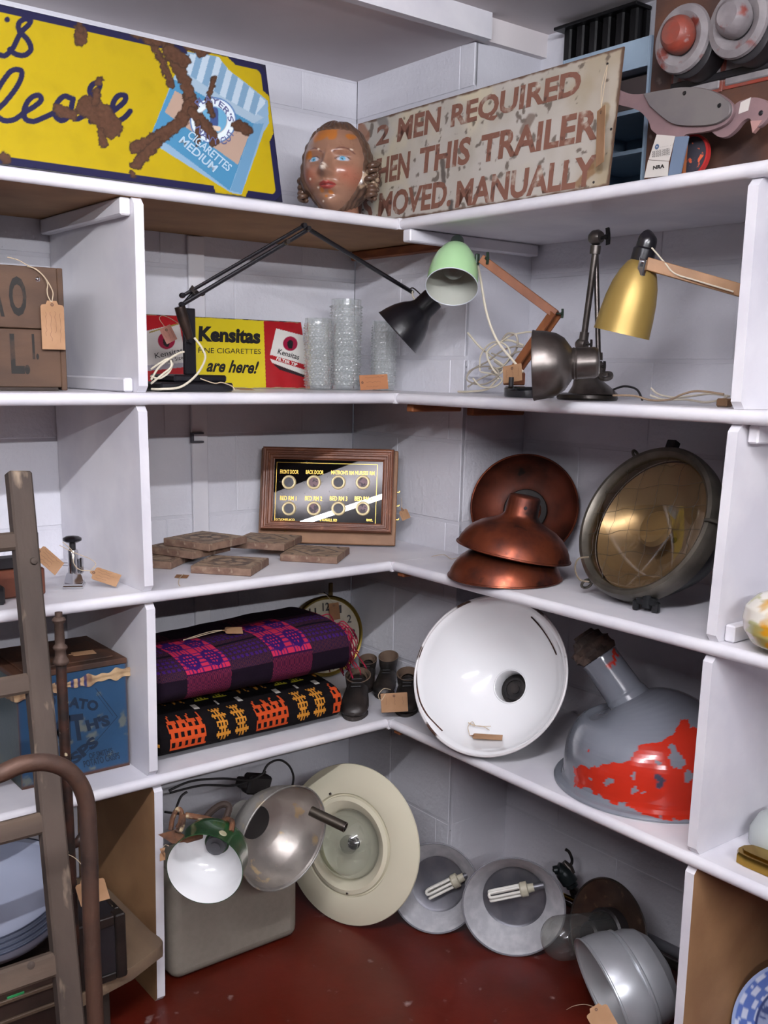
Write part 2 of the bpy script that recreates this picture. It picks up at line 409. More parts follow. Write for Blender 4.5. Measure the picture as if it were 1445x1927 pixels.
# next uprights of the left run, out of frame to the left
for zt, zb in ((Z1-TH, Z2), (Z2-TH, Z3), (Z3-TH, Z4)): mk('divider', box(-1.40, -1.38, .006, YW-.003, zb+.001, zt-.001), white, run_l, smooth=False)
def bat(g, m, run): return mk('batten', g, m, run, smooth=True)
x0 = dl[0](Z1)-.021; bat(box(x0-.024, x0-.001, .02, YW-.01, Z1-TH-.036, Z1-TH-.001, .003), white, run_l)
x0 = dl[0](Z2)-.021; bat(box(x0-.022, x0-.001, .03, YW-.01, Z2+.001, Z2+.03, .003), white, run_l)
bat(box(.006, XQ-.01, YP-.034, YP-.004, Z1-TH-.030, Z1-TH-.001, .003), white, run_r)
bat(box(XW-.024, XW-.003, .04, YW-.01, Z1-TH-.026, Z1-TH-.001, .003), batten, run_l)
bat(box(.03, XW-.03, YP-.030, YP-.004, Z2-TH-.020, Z2-TH-.001, .003), batten, run_r)
bat(box(XW+.01, XQ-.03, YP-.030, YP-.004, Z2-TH-.032, Z2-TH-.001, .003), batten, run_r)
for z in (Z3, Z4): bat(box(.012, .06, YP-.030, YP-.004, z-TH-.012, z-TH-.001, .003), batten, run_r)
yy = dr[1](Z3)-.022
bat(box(.03, XQ-.01, yy-.022, yy-.001, Z3+.001, Z3+.034, .003), white, run_r)
yy = dr[1](Z2)-.024
bat(box(.03, XQ-.01, yy-.022, yy-.001, Z2-TH-.034, Z2-TH-.001, .003), white, run_r)
# painted upright strip on the left wall, with a small square clip
sx0, sx1 = ony(354, 640, YW)[0], ony(384, 640, YW)[0]
strip = mk('trim_2', box(sx0, sx1, YW-.012, YW-.001, Z4+.002, Z3-TH-.002, .002), white); strip['kind'] = 'structure'
for a, b in ((Z3+.002, Z2-TH-.002), (Z2+.002, Z1-TH-.002)): mk('strip', box(sx0, sx1, YW-.012, YW-.001, a, b, .002), white, strip)
dark = mat('dark_metal', '1c1b1d', .45, .6, col2='3a3634', ns=30)
P = ony(370, 823, YW-.012); mk('clip', join(box(P[0]-.02, P[0]+.016, P[1]-.012, P[1]-.0005, P[2]-.014, P[2]-.009), box(P[0]-.02, P[0]-.014, P[1]-.012, P[1]-.0005, P[2]-.009, P[2]+.014), box(P[0]-.014, P[0]+.016, P[1]-.012, P[1]-.0005, P[2]+.009, P[2]+.014)), mat('grey_clip', '55555c', .5, .5), strip)
P = onx(1262, 1770, XQ)

# ================================================================ painting helpers for flat print
def pjs(Pw):
    d = np.asarray(Pw)-CAM; w = d@FW; return np.c_[722.5+FPX*(d@RT)/w, 963.5+PPY-FPX*(d@UP)/w]
def sdl(Q, pts):
    """distance of 2-D points Q to a polyline"""
    pts = np.array(pts, float); best = np.full(len(Q), 1e9)
    for a, b in zip(pts[:-1], pts[1:]):
        ab = b-a; t = np.clip(((Q-a)@ab)/(ab@ab+1e-9), 0, 1); d = np.linalg.norm(Q-a-t[:, None]*ab, axis=1); best = np.minimum(best, d)
    return best
def s2(pts, n=8): return spl(np.array([(p[0], p[1], 0) for p in pts], float), n)[:, :2]
def inpoly(Q, poly):
    poly = np.array(poly, float); c = np.zeros(len(Q), bool); n = len(poly)
    for i in range(n):
        a, b = poly[i], poly[(i+1) % n]; k = ((a[1] > Q[:, 1]) != (b[1] > Q[:, 1])) & (Q[:, 0] < (b[0]-a[0])*(Q[:, 1]-a[1])/(b[1]-a[1]+1e-12)+a[0]); c ^= k
    return c
def wobble(Q, s, a, seed): Z = np.c_[Q, 0*Q[:, 0]]; return a*(fbm(Z, s, 4, seed)-.5)*2
def apply(M, v): M = np.array(M); return np.asarray(v)@M[:3, :3].T+M[:3, 3]
def slab(nx, ny, w0, w1, h0, h1, t, edge=None):
    """flat plate in local xy: fine front grid at z=0, thickness behind"""
    v, f = grid(nx, ny, lambda u, q: np.c_[w0+(w1-w0)*u, h0+(h1-h0)*q, 0*u]); b, bf = box(w0, w1, h0, h1, -t, -.0003)
    return join((v, f), (b, bf)), len(v)
def painted(name, M, dims, nx, ny, t, colf, m, parent=None, cut=None):
    g, n = slab(nx, ny, *dims, t); c = colf(np.asarray(g[0]), pjs(apply(M, g[0])))
    return mk(name, g, m, parent, smooth=False, col=c)
enamel = mat('enamel_print', attr=True, rough=.22, coat=.3, bump=.05, bs=20)
rusty = mat('weathered_print', attr=True, rough=.6, bump=.25, bs=90, bd=.001)

# ---------------------------------------------------------------- yellow enamel sign
M = fr(V(-.334, .002, Z1+.001), np.cross(V(1, 0, 0), V(0, .07, .296)), x=V(1, 0, 0))
HH = .306
ys = thing('enamel_sign', 'large yellow and navy enamel sign with script writing, a cigarette pack picture and rust patches', 'sign', M)
def ysign(L, px):
    Q = px*2.5804
    n = fbm(L, 30, 4, 3); c = np.tile(lin('a8920f'), (len(L), 1)); c = mixc(c, (n-.45)*1.2, '94800c')
    navy = np.array(lin('1c1c3c'))
    for pts in ([(0, 268), (25, 270), (60, 238), (100, 160), (135, 125), (148, 100), (122, 92), (92, 112), (95, 150), (135, 195), (150, 240), (120, 268), (75, 262), (48, 240)],
                [(-30, 470), (10, 400), (55, 345), (98, 340), (105, 370), (80, 425), (30, 490), (-20, 540)], [(-20, 560), (20, 585), (70, 580), (120, 545), (170, 515), (200, 485), (185, 462), (145, 480), (118, 530), (122, 575), (160, 590), (215, 570), (268, 545)],
                [(350, 480), (310, 468), (275, 505), (268, 560), (300, 585), (335, 560), (355, 480), (345, 545), (370, 578), (410, 560)], [(410, 562), (450, 490), (485, 415), (458, 405), (436, 435), (452, 480), (500, 530), (495, 585), (440, 590)],
                [(520, 565), (560, 532), (603, 495), (608, 465), (575, 465), (550, 500), (545, 555), (572, 585), (605, 570), (632, 540)]):
        c = mixc(c, 1-sstep(sdl(Q, s2(pts)), 12, 15), navy)
    c = mixc(c, 1-sstep(np.linalg.norm(Q-V(35, 95), axis=1), 12, 16), navy)
    pack = [(735, 650), (850, 360), (905, 250), (1060, 275), (1110, 340), (1190, 400), (1300, 490), (1305, 600), (1280, 640), (1172, 945), (1120, 935), (780, 720)]
    k = inpoly(Q, pack); c[k] = lin('7c9ab2')
    k = inpoly(Q, [(735, 650), (845, 385), (1232, 600), (1115, 925), (830, 710)]); c[k] = lin('437d9f')
    k = inpoly(Q, [(800, 545), (850, 440), (1215, 640), (1155, 800)]); c[k] = lin('a38b7b')
    k = inpoly(Q, [(845, 385), (905, 360), (1280, 570), (1232, 600)]); c[k] = lin('91a6b6')
    k = inpoly(Q, [(1232, 600), (1280, 600), (1172, 940), (1118, 925)]); c[k] = lin('5f88a6')
    k = inpoly(Q, [(900, 260), (1060, 275), (1110, 340), (1190, 405), (1295, 495), (1240, 560), (1080, 470), (905, 355)]); st = np.sin((Q[:, 0]*.9+Q[:, 1]*.25)/9.5); c[k & (st > 0)] = lin('a9b9c6'); c[k & (st <= 0)] = lin('6f8fa8')
    d = np.linalg.norm(Q-V(1035, 585), axis=1); c = mixc(c, (1-sstep(d, 108, 113))*sstep(d, 66, 71), 'cdd8de'); c = mixc(c, 1-sstep(d, 64, 68), '5f97b6'); c = mixc(c, (1-sstep(np.abs(d-110), 2, 5)), '4c6f9c')
    for pts, r, cc in (([(1010, 640), (1040, 600), (1040, 540)], 18, '3a4a78'), ([(1010, 620), (1060, 625)], 10, 'c9b3a0')): c = mixc(c, 1-sstep(sdl(Q, pts), r, r+4), cc)
    # navy border
    X, Y = L[:, 0], L[:, 1]; rr = .028
    dx = np.minimum(-X, 9); dy = np.minimum(Y, HH-Y); e = np.minimum(dx, dy); co = (dx < rr) & (dy < rr); e = np.where(co, rr-np.hypot(rr-dx, rr-dy), e)
    c = mixc(c, np.where(inpoly(Q, [(905, 240), (1075, 250), (1320, 480), (1330, 640), (1190, 960), (1050, 960)]), 0, 1-sstep(e, .0145, .016)), navy)
    c = mixc(c, 1-sstep(e+.002*wobble(L[:, :2], 60, 1, 5), .0005, .002), '1a1a2c')
    # chips and rust
    w = wobble(Q, .05, 15, 9)+wobble(Q, .2, 5, 4)
    for pts, r in (([(640, 150), (740, 200), (790, 310), (830, 410)], 14), ([(720, 185), (800, 200), (850, 300), (900, 400), (935, 520)], 24), ([(820, 250), (890, 290)], 30), ([(930, 500), (880, 590), (790, 660), (660, 715)], 28), ([(760, 690), (660, 800)], 22), ([(930, 540), (1010, 620), (1040, 690)], 20), ([(960, 600), (960, 700)], 10), ([(1030, 560), (1010, 480), (1040, 380)], 9), ([(1150, 605), (1200, 630)], 22),
                   ([(430, 520), (500, 560), (540, 620)], 52), ([(460, 500), (470, 440)], 14), ([(490, 640), (505, 700)], 14), ([(280, 530), (350, 560)], 22), ([(390, 150), (395, 195)], 26), ([(385, 100), (390, 150)], 9), ([(15, 760), (30, 775)], 20), ([(480, 400), (485, 390)], 14), ([(640, 830), (650, 850)], 6), ([(900, 215), (980, 260), (1020, 240)], 14)):
        d = sdl(Q, pts)+w; c = mixc(c, 1-sstep(d, r+3, r+9), '3a2a20'); 
        m = (1-sstep(d, r-4, r+2))[:, None]; c = c*(1-m)+m*mixc(np.tile(lin('563b2c'), (len(L), 1)), fbm(L, 160, 3, 8)*1.5-.4, '3f2a1e')
    return c
pl = painted('plate', M, (-1.15, 0, 0, HH), 640, 170, .003, ysign, enamel, ys)
def turned(px0, px1, hpx, body, M, m, name, parent, off=.02, z=.0006):
    """a line of letters running from pixel px0 to px1 on the plate, hpx pixels tall"""
    a = np.array(clampuv(M, *px0)); b = np.array(clampuv(M, *px1)); d = np.array(px1)-np.array(px0); nn = np.array([d[1], -d[0]])/np.linalg.norm(d)*hpx
    h = np.array(clampuv(M, *(np.array(px0)+nn)))-a; v, f = textg(body, 0, 0, 1, 1, z, off=off); 
    P = a+np.outer(v[:, 0], b-a)+np.outer(v[:, 1], h); return np.c_[P, v[:, 2]], f
pale = mat('pale_lettering', '9fb6c6', .4); ink = mat('black_ink', '17161a', .45); cig = lambda x, y: (x/2.5804, y/2.5804)
for g_ in (turned(cig(905, 662), cig(1105, 835), 15, 'CIGARETTES', M, pale, '', ys), turned(cig(865, 690), cig(1035, 838), 15, 'MEDIUM', M, pale, '', ys)): mk('lettering', g_, pale, ys, smooth=False)
def arc(body, c, r, a0, a1, h, z=.0008, flip=1):
    def wp(v):
        t = v[:, 0]; a = a0+(a1-a0)*t; rr = r+flip*v[:, 1]*h; return np.c_[c[0]+rr*np.cos(a), c[1]+rr*np.sin(a), v[:, 2]]
    return textg(body, 0, 0, 1, 1, z, off=.015, warp=wp)
cc = clampuv(M, *cig(1035, 585)); sc_ = abs(clampuv(M, *cig(1135, 585))[0]-cc[0])/100
for g_ in (arc("PLAYER'S", cc, 72*sc_, 2.5, .1, 30*sc_), arc('NAVY CUT', cc, 102*sc_, 3.6, 5.9, 30*sc_, flip=-1)): mk('lettering', g_, mat('purple_lettering', '55587e', .4), ys, smooth=False, label='small round lettering of the lifebuoy emblem')

# ---------------------------------------------------------------- trailer sign
M = fr(V(.014, 0, Z1+.001), np.cross(V(0, -1, 0), V(.022, 0, .259)), x=V(0, -1, 0))
S = lambda x, y: clampuv(M, x, y)
ts = thing('painted_sign', 'weathered off-white metal trailer sign with brown capital lettering', 'sign', M)
x1 = S(1155, 250)[0]; x0 = S(672, 260)[0]; hh = S(1172, 88)[1]
def tsign(L, px):
    Q = px; c = np.tile(lin('aba59d'), (len(L), 1)); n = fbm(L, 12, 5, 21); c = mixc(c, (n-.42)*2.6, '9c9588'); c = mixc(c, sstep(fbm(L, 7, 4, 33), .5, .7), 'b8ae96')
    c = mixc(c, sstep(L[:, 0]+.25*fbm(L, 9, 4, 4), .62, .80)*.75, '8d7c5c'); c = mixc(c, sstep(fbm(L, 55, 4, 6), .66, .72)*.8, '4a3d33')
    e = np.minimum(np.minimum(L[:, 0]-x0, x1-L[:, 0]), np.minimum(L[:, 1], hh-L[:, 1])); c = mixc(c, 1-sstep(e+.006*wobble(L[:, :2], 40, 1, 2), .001, .006), '5a4436')
    for pts, r, q in (([(715, 215), (722, 240)], 9, '716c68'), ([(680, 240), (688, 258)], 9, '8a5c44'), ([(1085, 345), (1110, 325), (1125, 300)], 6, '7a5a38'), ([(1140, 200), (1132, 260), (1128, 320)], 6, '8c7a5e'), ([(1000, 220), (985, 250)], 7, '6a5a50'), ([(832, 300), (835, 345)], 3, '3d332d'), ([(850, 380), (848, 392)], 4, '2d2422'), ([(1045, 118), (1048, 121)], 4, 'b02a24'), ([(770, 105), (772, 108)], 3, '3d332d')):
        c = mixc(c, (1-sstep(sdl(Q, pts)+wobble(Q, .05, 6, 3), r-1, r+3))*.85, q)
    return c
g, n = slab(360, 130, x0, x1, 0, hh, .004); 
P3 = np.asarray(g[0]); P3[:, 2] += -.012*np.clip((P3[:, 0]-.5)/.2, 0, 1)**2*0
mk('plate', g, rusty, ts, smooth=False, col=tsign(P3, pjs(apply(M, P3))))
brown = mat('worn_lettering', '744e40', .65, col2='b0a698', ns=28, lo=.58, hi=.74, col3='4c342c', ns3=40, lo3=.60, hi3=.68)
def row(body, a, b, up, off=.022):
    """text between bottom-left pixel a and top-right pixel b"""
    p, q = S(*a), S(*b); r = S(*up); return textg(body, p[0], (p[1]+r[1])/2, q[0], (S(*b)[1]), .0005, off=off)
def rowb(body, tl, bl, tr, br, off=.034):
    a, b, c, d = S(*tl), S(*bl), S(*tr), S(*br); return textg(body, (a[0]+b[0])/2, (b[1]+d[1])/2, (c[0]+d[0])/2, (a[1]+c[1])/2, .0005, off=off)
for g_ in (rowb('MEN', (752, 222), (746, 268), (832, 201), (826, 248)), rowb('REQUIRED', (853, 195), (846, 245), (1098, 130), (1088, 190)), rowb('2', (712, 238), (706, 276), (735, 230), (732, 268), .03), rowb('WHEN', (682, 304), (678, 354), (774, 286), (768, 336)), rowb('THIS', (792, 279), (786, 330), (889, 255), (882, 308)), rowb('TRAILER', (908, 252), (902, 302), (1131, 204), (1122, 268)),
   rowb('IS', (676, 372), (672, 420), (704, 366), (700, 414)), rowb('MOVED.', (716, 360), (710, 408), (853, 340), (847, 392)), rowb('MANUALLY', (862, 335), (856, 390), (1126, 296), (1118, 352))): mk('lettering', g_, brown, ts, smooth=False)
for (x, y) in ((1143, 120), (1150, 243), (1117, 343), (683, 395)):
    P = S(x, y); mk('nail_hole', xf(lathe([(0.0, .0012), (.0022, .0012), (.0028, 0)], 10), T(P[0], P[1], 0)), dark, ts)

# ---------------------------------------------------------------- kraft price tags
kraft = mat('kraft_card', 'a37e5e', .8, col2='967252', ns=18); kraft2 = mat('aged_card', '8d6443', .8, col2='7c5638', ns=18); twine = mat('cotton_twine', 'b9a68c', .85, bump=.3, bs=300, bd=.0006); pencil = mat('pen_ink', '6b4a3c', .7)
def kraft_tag(label, o, zd, yd, w=.038, h=.075, string=None, kind='tag', m=None, thick=.0007, clip=True, write=True, lines=4, strw=.0007, dark_=False):
    """o: world point of the string hole end; yd points from card to hole end; zd card normal"""
    M = fr(o, zd, y=yd); t = thing('price_tag', label, 'tag', M, group=None)
    c = .011 if clip else .001
    p = [(-w/2, -h), (w/2, -h), (w/2, -c*1.1), (w/2-c*.25, -c*.75), (w/2-c, -c*.65), (w/2-c*1.3, 0), (-w/2+c*1.3, 0), (-w/2+c, -c*.65), (-w/2+c*.25, -c*.75), (-w/2, -c*1.1)]
    mk('card', prism(p, -thick, 0), m or kraft, t, smooth=False)
    mk('eyelet', ringg(0, -.008, .0012, .0034, .0003, 16), mat('eyelet_dark', '5c4030', .7), t, smooth=False)
    if write:
        r = random.Random(len(label)*7+int(abs(o[0])*1e4)); gs = []
        for k in range(lines):
            x = -w*.30+k*w*.62/max(lines-1, 1); n = r.randint(9, 14); L = h*r.uniform(.45, .72); y0_ = -h*.2
            gs.append(ribbon([(x+r.uniform(-.0016, .0016), y0_-L*i/n-r.uniform(0, L/n*.7)) for i in range(n)], .0006, .0004, 4))
        mk('handwriting', join(*gs), pencil, t, smooth=False)
    if string is not None:
        gs = [tube(spl([loc(M, q) for q in s], 7), strw, 6) for s in string]; mk('string', join(*gs), twine, t)
    return t

# ================================================================ mannequin head
def headf():
    c = onz(640, 392, Z1); ctr = ony(640, 312, .12)
    ctr = V(ctr[0]+.004, .135, Z1+.1135)
    toC = nrm(CAM-ctr); toC[2] = 0; toC = nrm(toC)
    side = np.cross(V(0, 0, 1), toC)          # viewer's right
    f = nrm(toC-side*.30+V(0, 0, .06)); M = np.eye(4); up = nrm(V(0, 0, 1)-f*f[2]); x = np.cross(-f, up); x = -x if np.dot(x, side) < 0 else x
    M[:3, 0] = x; M[:3, 1] = -f; M[:3, 2] = up; M[:3, 3] = ctr; return M
MH = headf()
hd = thing('mannequin_head', 'chipped painted plaster display head of a woman with wavy brown hair', 'mannequin head', MH)
def gs(x, z, x0, z0, sx, sz): return np.exp(-((x-x0)/sx)**2-((z-z0)/sz)**2)
def head_pts(u, v):
    az = 2*np.pi*u; po = np.pi*v; d = np.c_[np.sin(po)*np.sin(az), -np.sin(po)*np.cos(az), np.cos(po)]
    P = d*V(.071, .088, .112); x, y, z = P.T.copy()
    jaw = sstep(-z, .01, .115); x = x*(1-.26*jaw); 
    fr_ = sstep(-y, 0, .035)
    y = y+(1-fr_)*0
    y = np.where(y < 0, y*(1+.0*jaw), y*(1-.25*jaw))
    ax_ = np.abs(x)
    b = .030*gs(x, z, 0, -.020, .010, .013)+.016*gs(x, z, 0, -.002, .0075, .026)+.006*gs(ax_, z, .011, -.024, .006, .007)
    b += -.013*gs(ax_, z, .030, .010, .016, .012)+.0075*gs(ax_, z, .030, .010, .0115, .0075)+.005*gs(ax_, z, .030, .030, .022, .008)
    b += .008*gs(x, z, 0, -.051, .020, .014)+.0055*gs(x, z, 0, -.0465, .015, .0042)+.0065*gs(x, z, 0, -.0575, .0125, .0045)-.003*gs(x, z, 0, -.0515, .018, .0016)-.004*gs(x, z, 0, -.069, .016, .005)
    b += .014*gs(x, z, 0, -.090, .020, .016)+.006*gs(ax_, z, .042, -.022, .020, .020)-.003*gs(x, z, 0, -.036, .004, .005)
    return np.c_[x*1.2, (y-b*fr_)*1.08, z*.985]
def bend(P):     # chin cut level at the shelf
    return P
v, f = grid(190, 170, lambda u, w: head_pts(u, .02+.96*w))
X, Y, Z = v.T; X = X/1.2; Z = Z/.985; AX = np.abs(X); n = fbm(v, 30, 4, 2)
c = np.tile(lin('8c6854'), (len(v), 1)); c = mixc(c, (n-.4), '8a6450')
c = mixc(c, .55*gs(AX, Z, .042, -.028, .022, .022), 'a85a46'); c = mixc(c, .5*gs(AX, Z, .030, .020, .022, .010), '8a5f4c')
fmask = (Y < -.03)
for s in (-1, 1):
    ex = .030*s; d = np.hypot((X-ex)/.0125, (Z-.0095-.0012*np.cos((X-ex)*200))/.0062)
    c = mixc(c, fmask*(1-sstep(d, .85, 1.0)), 'a9a7ad'); d2 = np.hypot(X-ex+.001, Z-.0095); c = mixc(c, fmask*(1-sstep(d2, .0050, .0058))*(d < 1), '5b97b5'); c = mixc(c, fmask*(1-sstep(d2, .0018, .0024))*(d < 1), '1d2b33')
    lid = sdl(np.c_[X, Z], [(ex-.014, .0085), (ex-.006, .0158), (ex+.005, .0162), (ex+.014, .0095)]); c = mixc(c, fmask*(1-sstep(lid, .0006, .0016)), '4d3128')
    br = sdl(np.c_[X, Z], s2([(ex-.018*s, .024), (ex-.004*s, .0335), (ex+.010*s, .032), (ex+.020*s, .024)])); c = mixc(c, fmask*(1-sstep(br, .0008, .0022))*.85, '5e3a36')
Q = np.c_[X, Z]
c = mixc(c, fmask*inpoly(Q, s2([(-.0175, -.0505), (-.008, -.0445), (-.003, -.0445), (0, -.0458), (.003, -.0445), (.008, -.0445), (.0175, -.0505), (.008, -.0605), (-.008, -.0605), (-.0175, -.0505)])).astype(float)*.9, '8c2f2c')
c = mixc(c, fmask*(1-sstep(sdl(Q, [(-.016, -.0507), (0, -.0518), (.016, -.0507)]), .0004, .001)), '4a1c1c')
c = mixc(c, fmask*(1-sstep(np.hypot((X+.001)/.009, (Z+.016)/.010)+(n-.5)*.9, .75, .95)), 'd8c8b8'); c = mixc(c, fmask*(1-sstep(np.hypot(X, Z+.016), .0022, .003)), '6e4a3a')
for x, z, r in ((-.022, .066, .020), (.002, .070, .014), (.040, .066, .009), (-.045, .022, .012), (-.012, -.062, .006), (.006, -.066, .006), (-.004, -.075, .004)): c = mixc(c, fmask*(1-sstep(np.hypot(X-x, Z-z)/r+(n-.5)*1.6, .7, 1)), 'a8662e')
c = mixc(c, (1-sstep(np.abs(fbm(v, 40, 3, 9)-.5), .004, .012))*fmask*.25*(X > .02), '5f3a2c')
for x, z in ((-.02, -.056), (-.018, .03), (-.012, -.085), (.045, .032), (-.038, -.035)): c = mixc(c, fmask*(1-sstep(np.hypot(X-x, Z-z), .0016, .003)), 'd6c6b4')
mk('face', (v, f), mat('glossy_plaster', attr=True, rough=.28, coat=.2, bump=.1, bs=40), hd, col=c, ang=180)
def hair_pts(u, w):
    P = head_pts(u, w); x, y, z = (P/V(1.2, 1.08, .985)).T; az = 2*np.pi*u; az = np.where(az > np.pi, az-2*np.pi, az)     # 0 = face
    hl = .080-.35*np.abs(x)  # hairline height
    side = sstep(np.abs(x), .046, .062); hair = np.maximum(sstep(z, .076-.03*side, .086-.03*side), np.maximum(sstep(y, -.048, -.030), sstep(np.abs(x), .060, .066)))
    hair = hair*(sstep(z, -.115, -.10)*.35+.65)
    wave = .0012*np.sin(z*260+np.sin(az*3)*1.5)+.0012*np.sin(az*26+z*40)
    fac = .93+hair*(.105+.10*sstep(np.abs(x), .045, .065)*sstep(-z, -.02, .05)); q = P*fac[:, None]; nn = P/np.linalg.norm(P, axis=1)[:, None]
    return q+nn*(wave*hair)[:, None]
v, f = grid(200, 130, lambda u, w: hair_pts(u, .01+.96*w)); gsx = [(v, f)]
rr = random.Random(5)
for s in (-1, 1):
    for k in range(9 if s > 0 else 4):
        zz = .002-.0095*k if s > 0 else -.03-.014*k; xx = s*(.082+rr.uniform(0, .010)+(.010 if s > 0 else -.002)); yy = -.030+rr.uniform(-.015, .03)
        a = np.linspace(0, 2*np.pi*1.3, 22); R_ = .011; gsx.append(tube(np.c_[xx+R_*np.cos(a)*.7, yy+R_*np.sin(a), zz+a*.0016], .0055+.002*np.sin(a*.5), 8))
g = join(*gsx); vv = np.asarray(g[0]); n = fbm(vv*V(1, 1, .4), 90, 4, 3)
c = mixc(np.tile(lin('4c382c'), (len(vv), 1)), (n-.35)*1.4, '6d5140'); c = mixc(c, sstep(fbm(vv, 40, 3, 12), .66, .74), 'a08a72')
mk('hair', g, mat('glossy_hair', attr=True, rough=.3, coat=.2, bump=.3, bs=60), hd, col=c, ang=180)
zb = Z1-MH[2, 3]; nk = []
a = np.linspace(0, 2*np.pi, 32, endpoint=False)
R3 = inv(MH)
def wl(P): return loc(MH, P)
ctr = MH[:3, 3]; bk = MH[:3, 1]
rings = []
for zz, r in ((Z1+.0008, .052), (Z1+.02, .050), (Z1+.035, .048)): rings.append([wl(ctr*V(1, 1, 0)+V(0, 0, zz)+bk*.012+V(r*math.cos(t), r*math.sin(t), 0)) for t in a])
v = np.array(rings).reshape(-1, 3); f = [tuple(range(32))[::-1], tuple(range(64, 96))]+[(i*32+k, i*32+(k+1) % 32, (i+1)*32+(k+1) % 32, (i+1)*32+k) for i in (0, 1) for k in range(32)]
mk('neck', (v, f), mat('glossy_neck', '8f6650', .4, col2='7b5342', ns=30), hd)

# ---------------------------------------------------------------- far right of the top shelf
c4 = lambda x, y: (1045+x/3.6125, y/3.6125)
# board with two round lamps
A = onx(*c4(600, 1180), .12); Bx = None
for xx in np.linspace(.12, .45, 400):
    B = onx(*c4(835, 0), xx)
    if B[1] <= A[1]: Bx = xx; break
bl = V(.12, A[1], Z1+.001); up = nrm(V(B[0]-.12, 0, B[2]-Z1)); M = fr(bl, np.cross(V(0, -1, 0), up), x=V(0, -1, 0)); S = lambda x, y: clampuv(M, *c4(x, y))
HB = .53
bd_ = thing('lamp_board', 'rusty brown board with two round raised lamps at the right end of the top shelf', 'board', M)
bp = mat('rusted_board', '5c3a29', .6, col2='3a2b28', ns=7, lo=.35, hi=.6, col3='8a8078', ns3=14, lo3=.60, hi3=.72, bump=.4, bs=50)
mk('panel', box(0, .62, 0, min(.5, (ZU-Z1-.02)/up[2]), -.02, 0, .003), bp, bd_)
gw = mat('chipped_white_paint', '847f80', .5, col2='726c6e', ns=20, col3='6e2f26', ns3=18, lo3=.60, hi3=.66, bump=.3, bs=80); rd = mat('chipped_red_paint', '84382a', .5, col2='6b4038', ns=22, col3='9a9190', ns3=30, lo3=.62, hi3=.7, bump=.3, bs=80); blk = mat('matt_black', '1d1b1e', .5)
def lampk(c, body, rimr, caps):
    x, y = S(*c); k = rimr
    mk('backplate', box(x-.055, x+.05, y-.085, y+.03, 0, .006, .002), gw, bd_); mk('backplate_edge', box(x-.061, x+.056, y-.091, y+.036, 0, .003, .001), rd, bd_)
    h = mk('lamp_housing', xf(lathe([(.0, .006), (.050, .006), (.050, .05), (.047, .052), (0, .052)], 48), T(x+.012, y-.018, 0)), blk, bd_)
    o = mk('lamp_rim', xf(lathe([(.028, .052), (.058, .052), (.060, .056), (.058, .062), (.046, .066), (.034, .062), (.030, .058)], 56, True), T(x, y, 0)), gw, h, label='white chipped rim')
    mk('lamp_cap', xf(lathe([(0, .086), (.020, .086), (.028, .080), (.032, .070), (.034, .054), (0, .054)], 40), T(x-.006, y+.008, 0)), caps, h)
lampk((990, 310), None, 0, rd); lampk((1370, 200), None, 0, gw)
mk('ledge', box(.055, .5, S(860, 575)[1]-.010, S(860, 560)[1], 0, .008, .002), blk, bd_)
# pale blue open steel cabinet
ca = onx(*c4(420, 310), .17); cb = onx(*c4(655, 235), .17); cx0, cx1 = .17, .40; cy0, cy1 = cb[1], -.36; ct = cb[2]
blue = mat('pale_blue_steel', '8fa3b4', .45, col2='8496a8', ns=8); cab = thing('steel_cabinet', 'pale blue open-fronted steel cabinet standing behind the trailer sign', 'cabinet')
w = .006; hr = onx(*c4(640, 440), .17)[2]
mk('top_rail', box(cx0, cx1, cy0+w, cy1, hr, ct, .001), blue, cab)
mk('side_panel', box(cx0, cx1, cy0, cy0+w-.0005, Z1+.001, ct, .0005), blue, cab); mk('side_panel', box(cx0, cx1, cy1+.0005, cy1+w, Z1+.001, ct, .0005), blue, cab)
mk('back_panel', box(cx1-.004, cx1, cy0+w, cy1, Z1+.001, hr-.001), blue, cab)
for zz in (onx(*c4(500, 700), .17)[2]-.008, Z1+.012, onx(*c4(520, 1000), .17)[2]): mk('inner_shelf', box(cx0+.02, cx1-.006, cy0+w+.001, cy1-.001, zz-.008, zz), blue, cab)
zt = onx(*c4(500, 700), .17)[2]
mk('drawer', box(cx0+.03, cx1-.01, cy0+.012, cy1-.02, zt-.006, hr-.006, .003), mat('dark_brown_drawer', '4a4140', .6), cab)
# black ribbed iron casting
g4 = thing('ribbed_casting', 'black ribbed cast iron panel behind the blue cabinet near the ceiling', 'casting')
ya = onx(*c4(85, 200), .445)[1]; yb = onx(*c4(615, 200), .445)[1]
bk_ = mat('black_iron', '131214', .4, .3, bump=.2, bs=60)
zt = onx(*c4(100, 150), .42)[2]; ztb = onx(*c4(615, 30), .42)[2]; zt = min((zt+ztb)/2, ZU-.01)
mk('backing', box(.445, .458, yb, ya, Z1+.001, zt-.01), bk_, g4)
nrib = 6
for i in range(nrib):
    yc = ya+(yb-ya)*(i+.5)/nrib; h = abs(yb-ya)/nrib*.30
    mk('rib', xf(box(-h, h, -.012, .012, 0, zt-Z1-.004, .004), T(0, 0, 0)), bk_, g4).matrix_world = Matrix((((0, -1, 0, .433), (1, 0, 0, yc), (0, 0, 1, Z1+.002), (0, 0, 0, 1))))
mk('top_rail', box(.40, .458, yb-.004, ya+.008, zt-.008, zt, .002), bk_, g4)
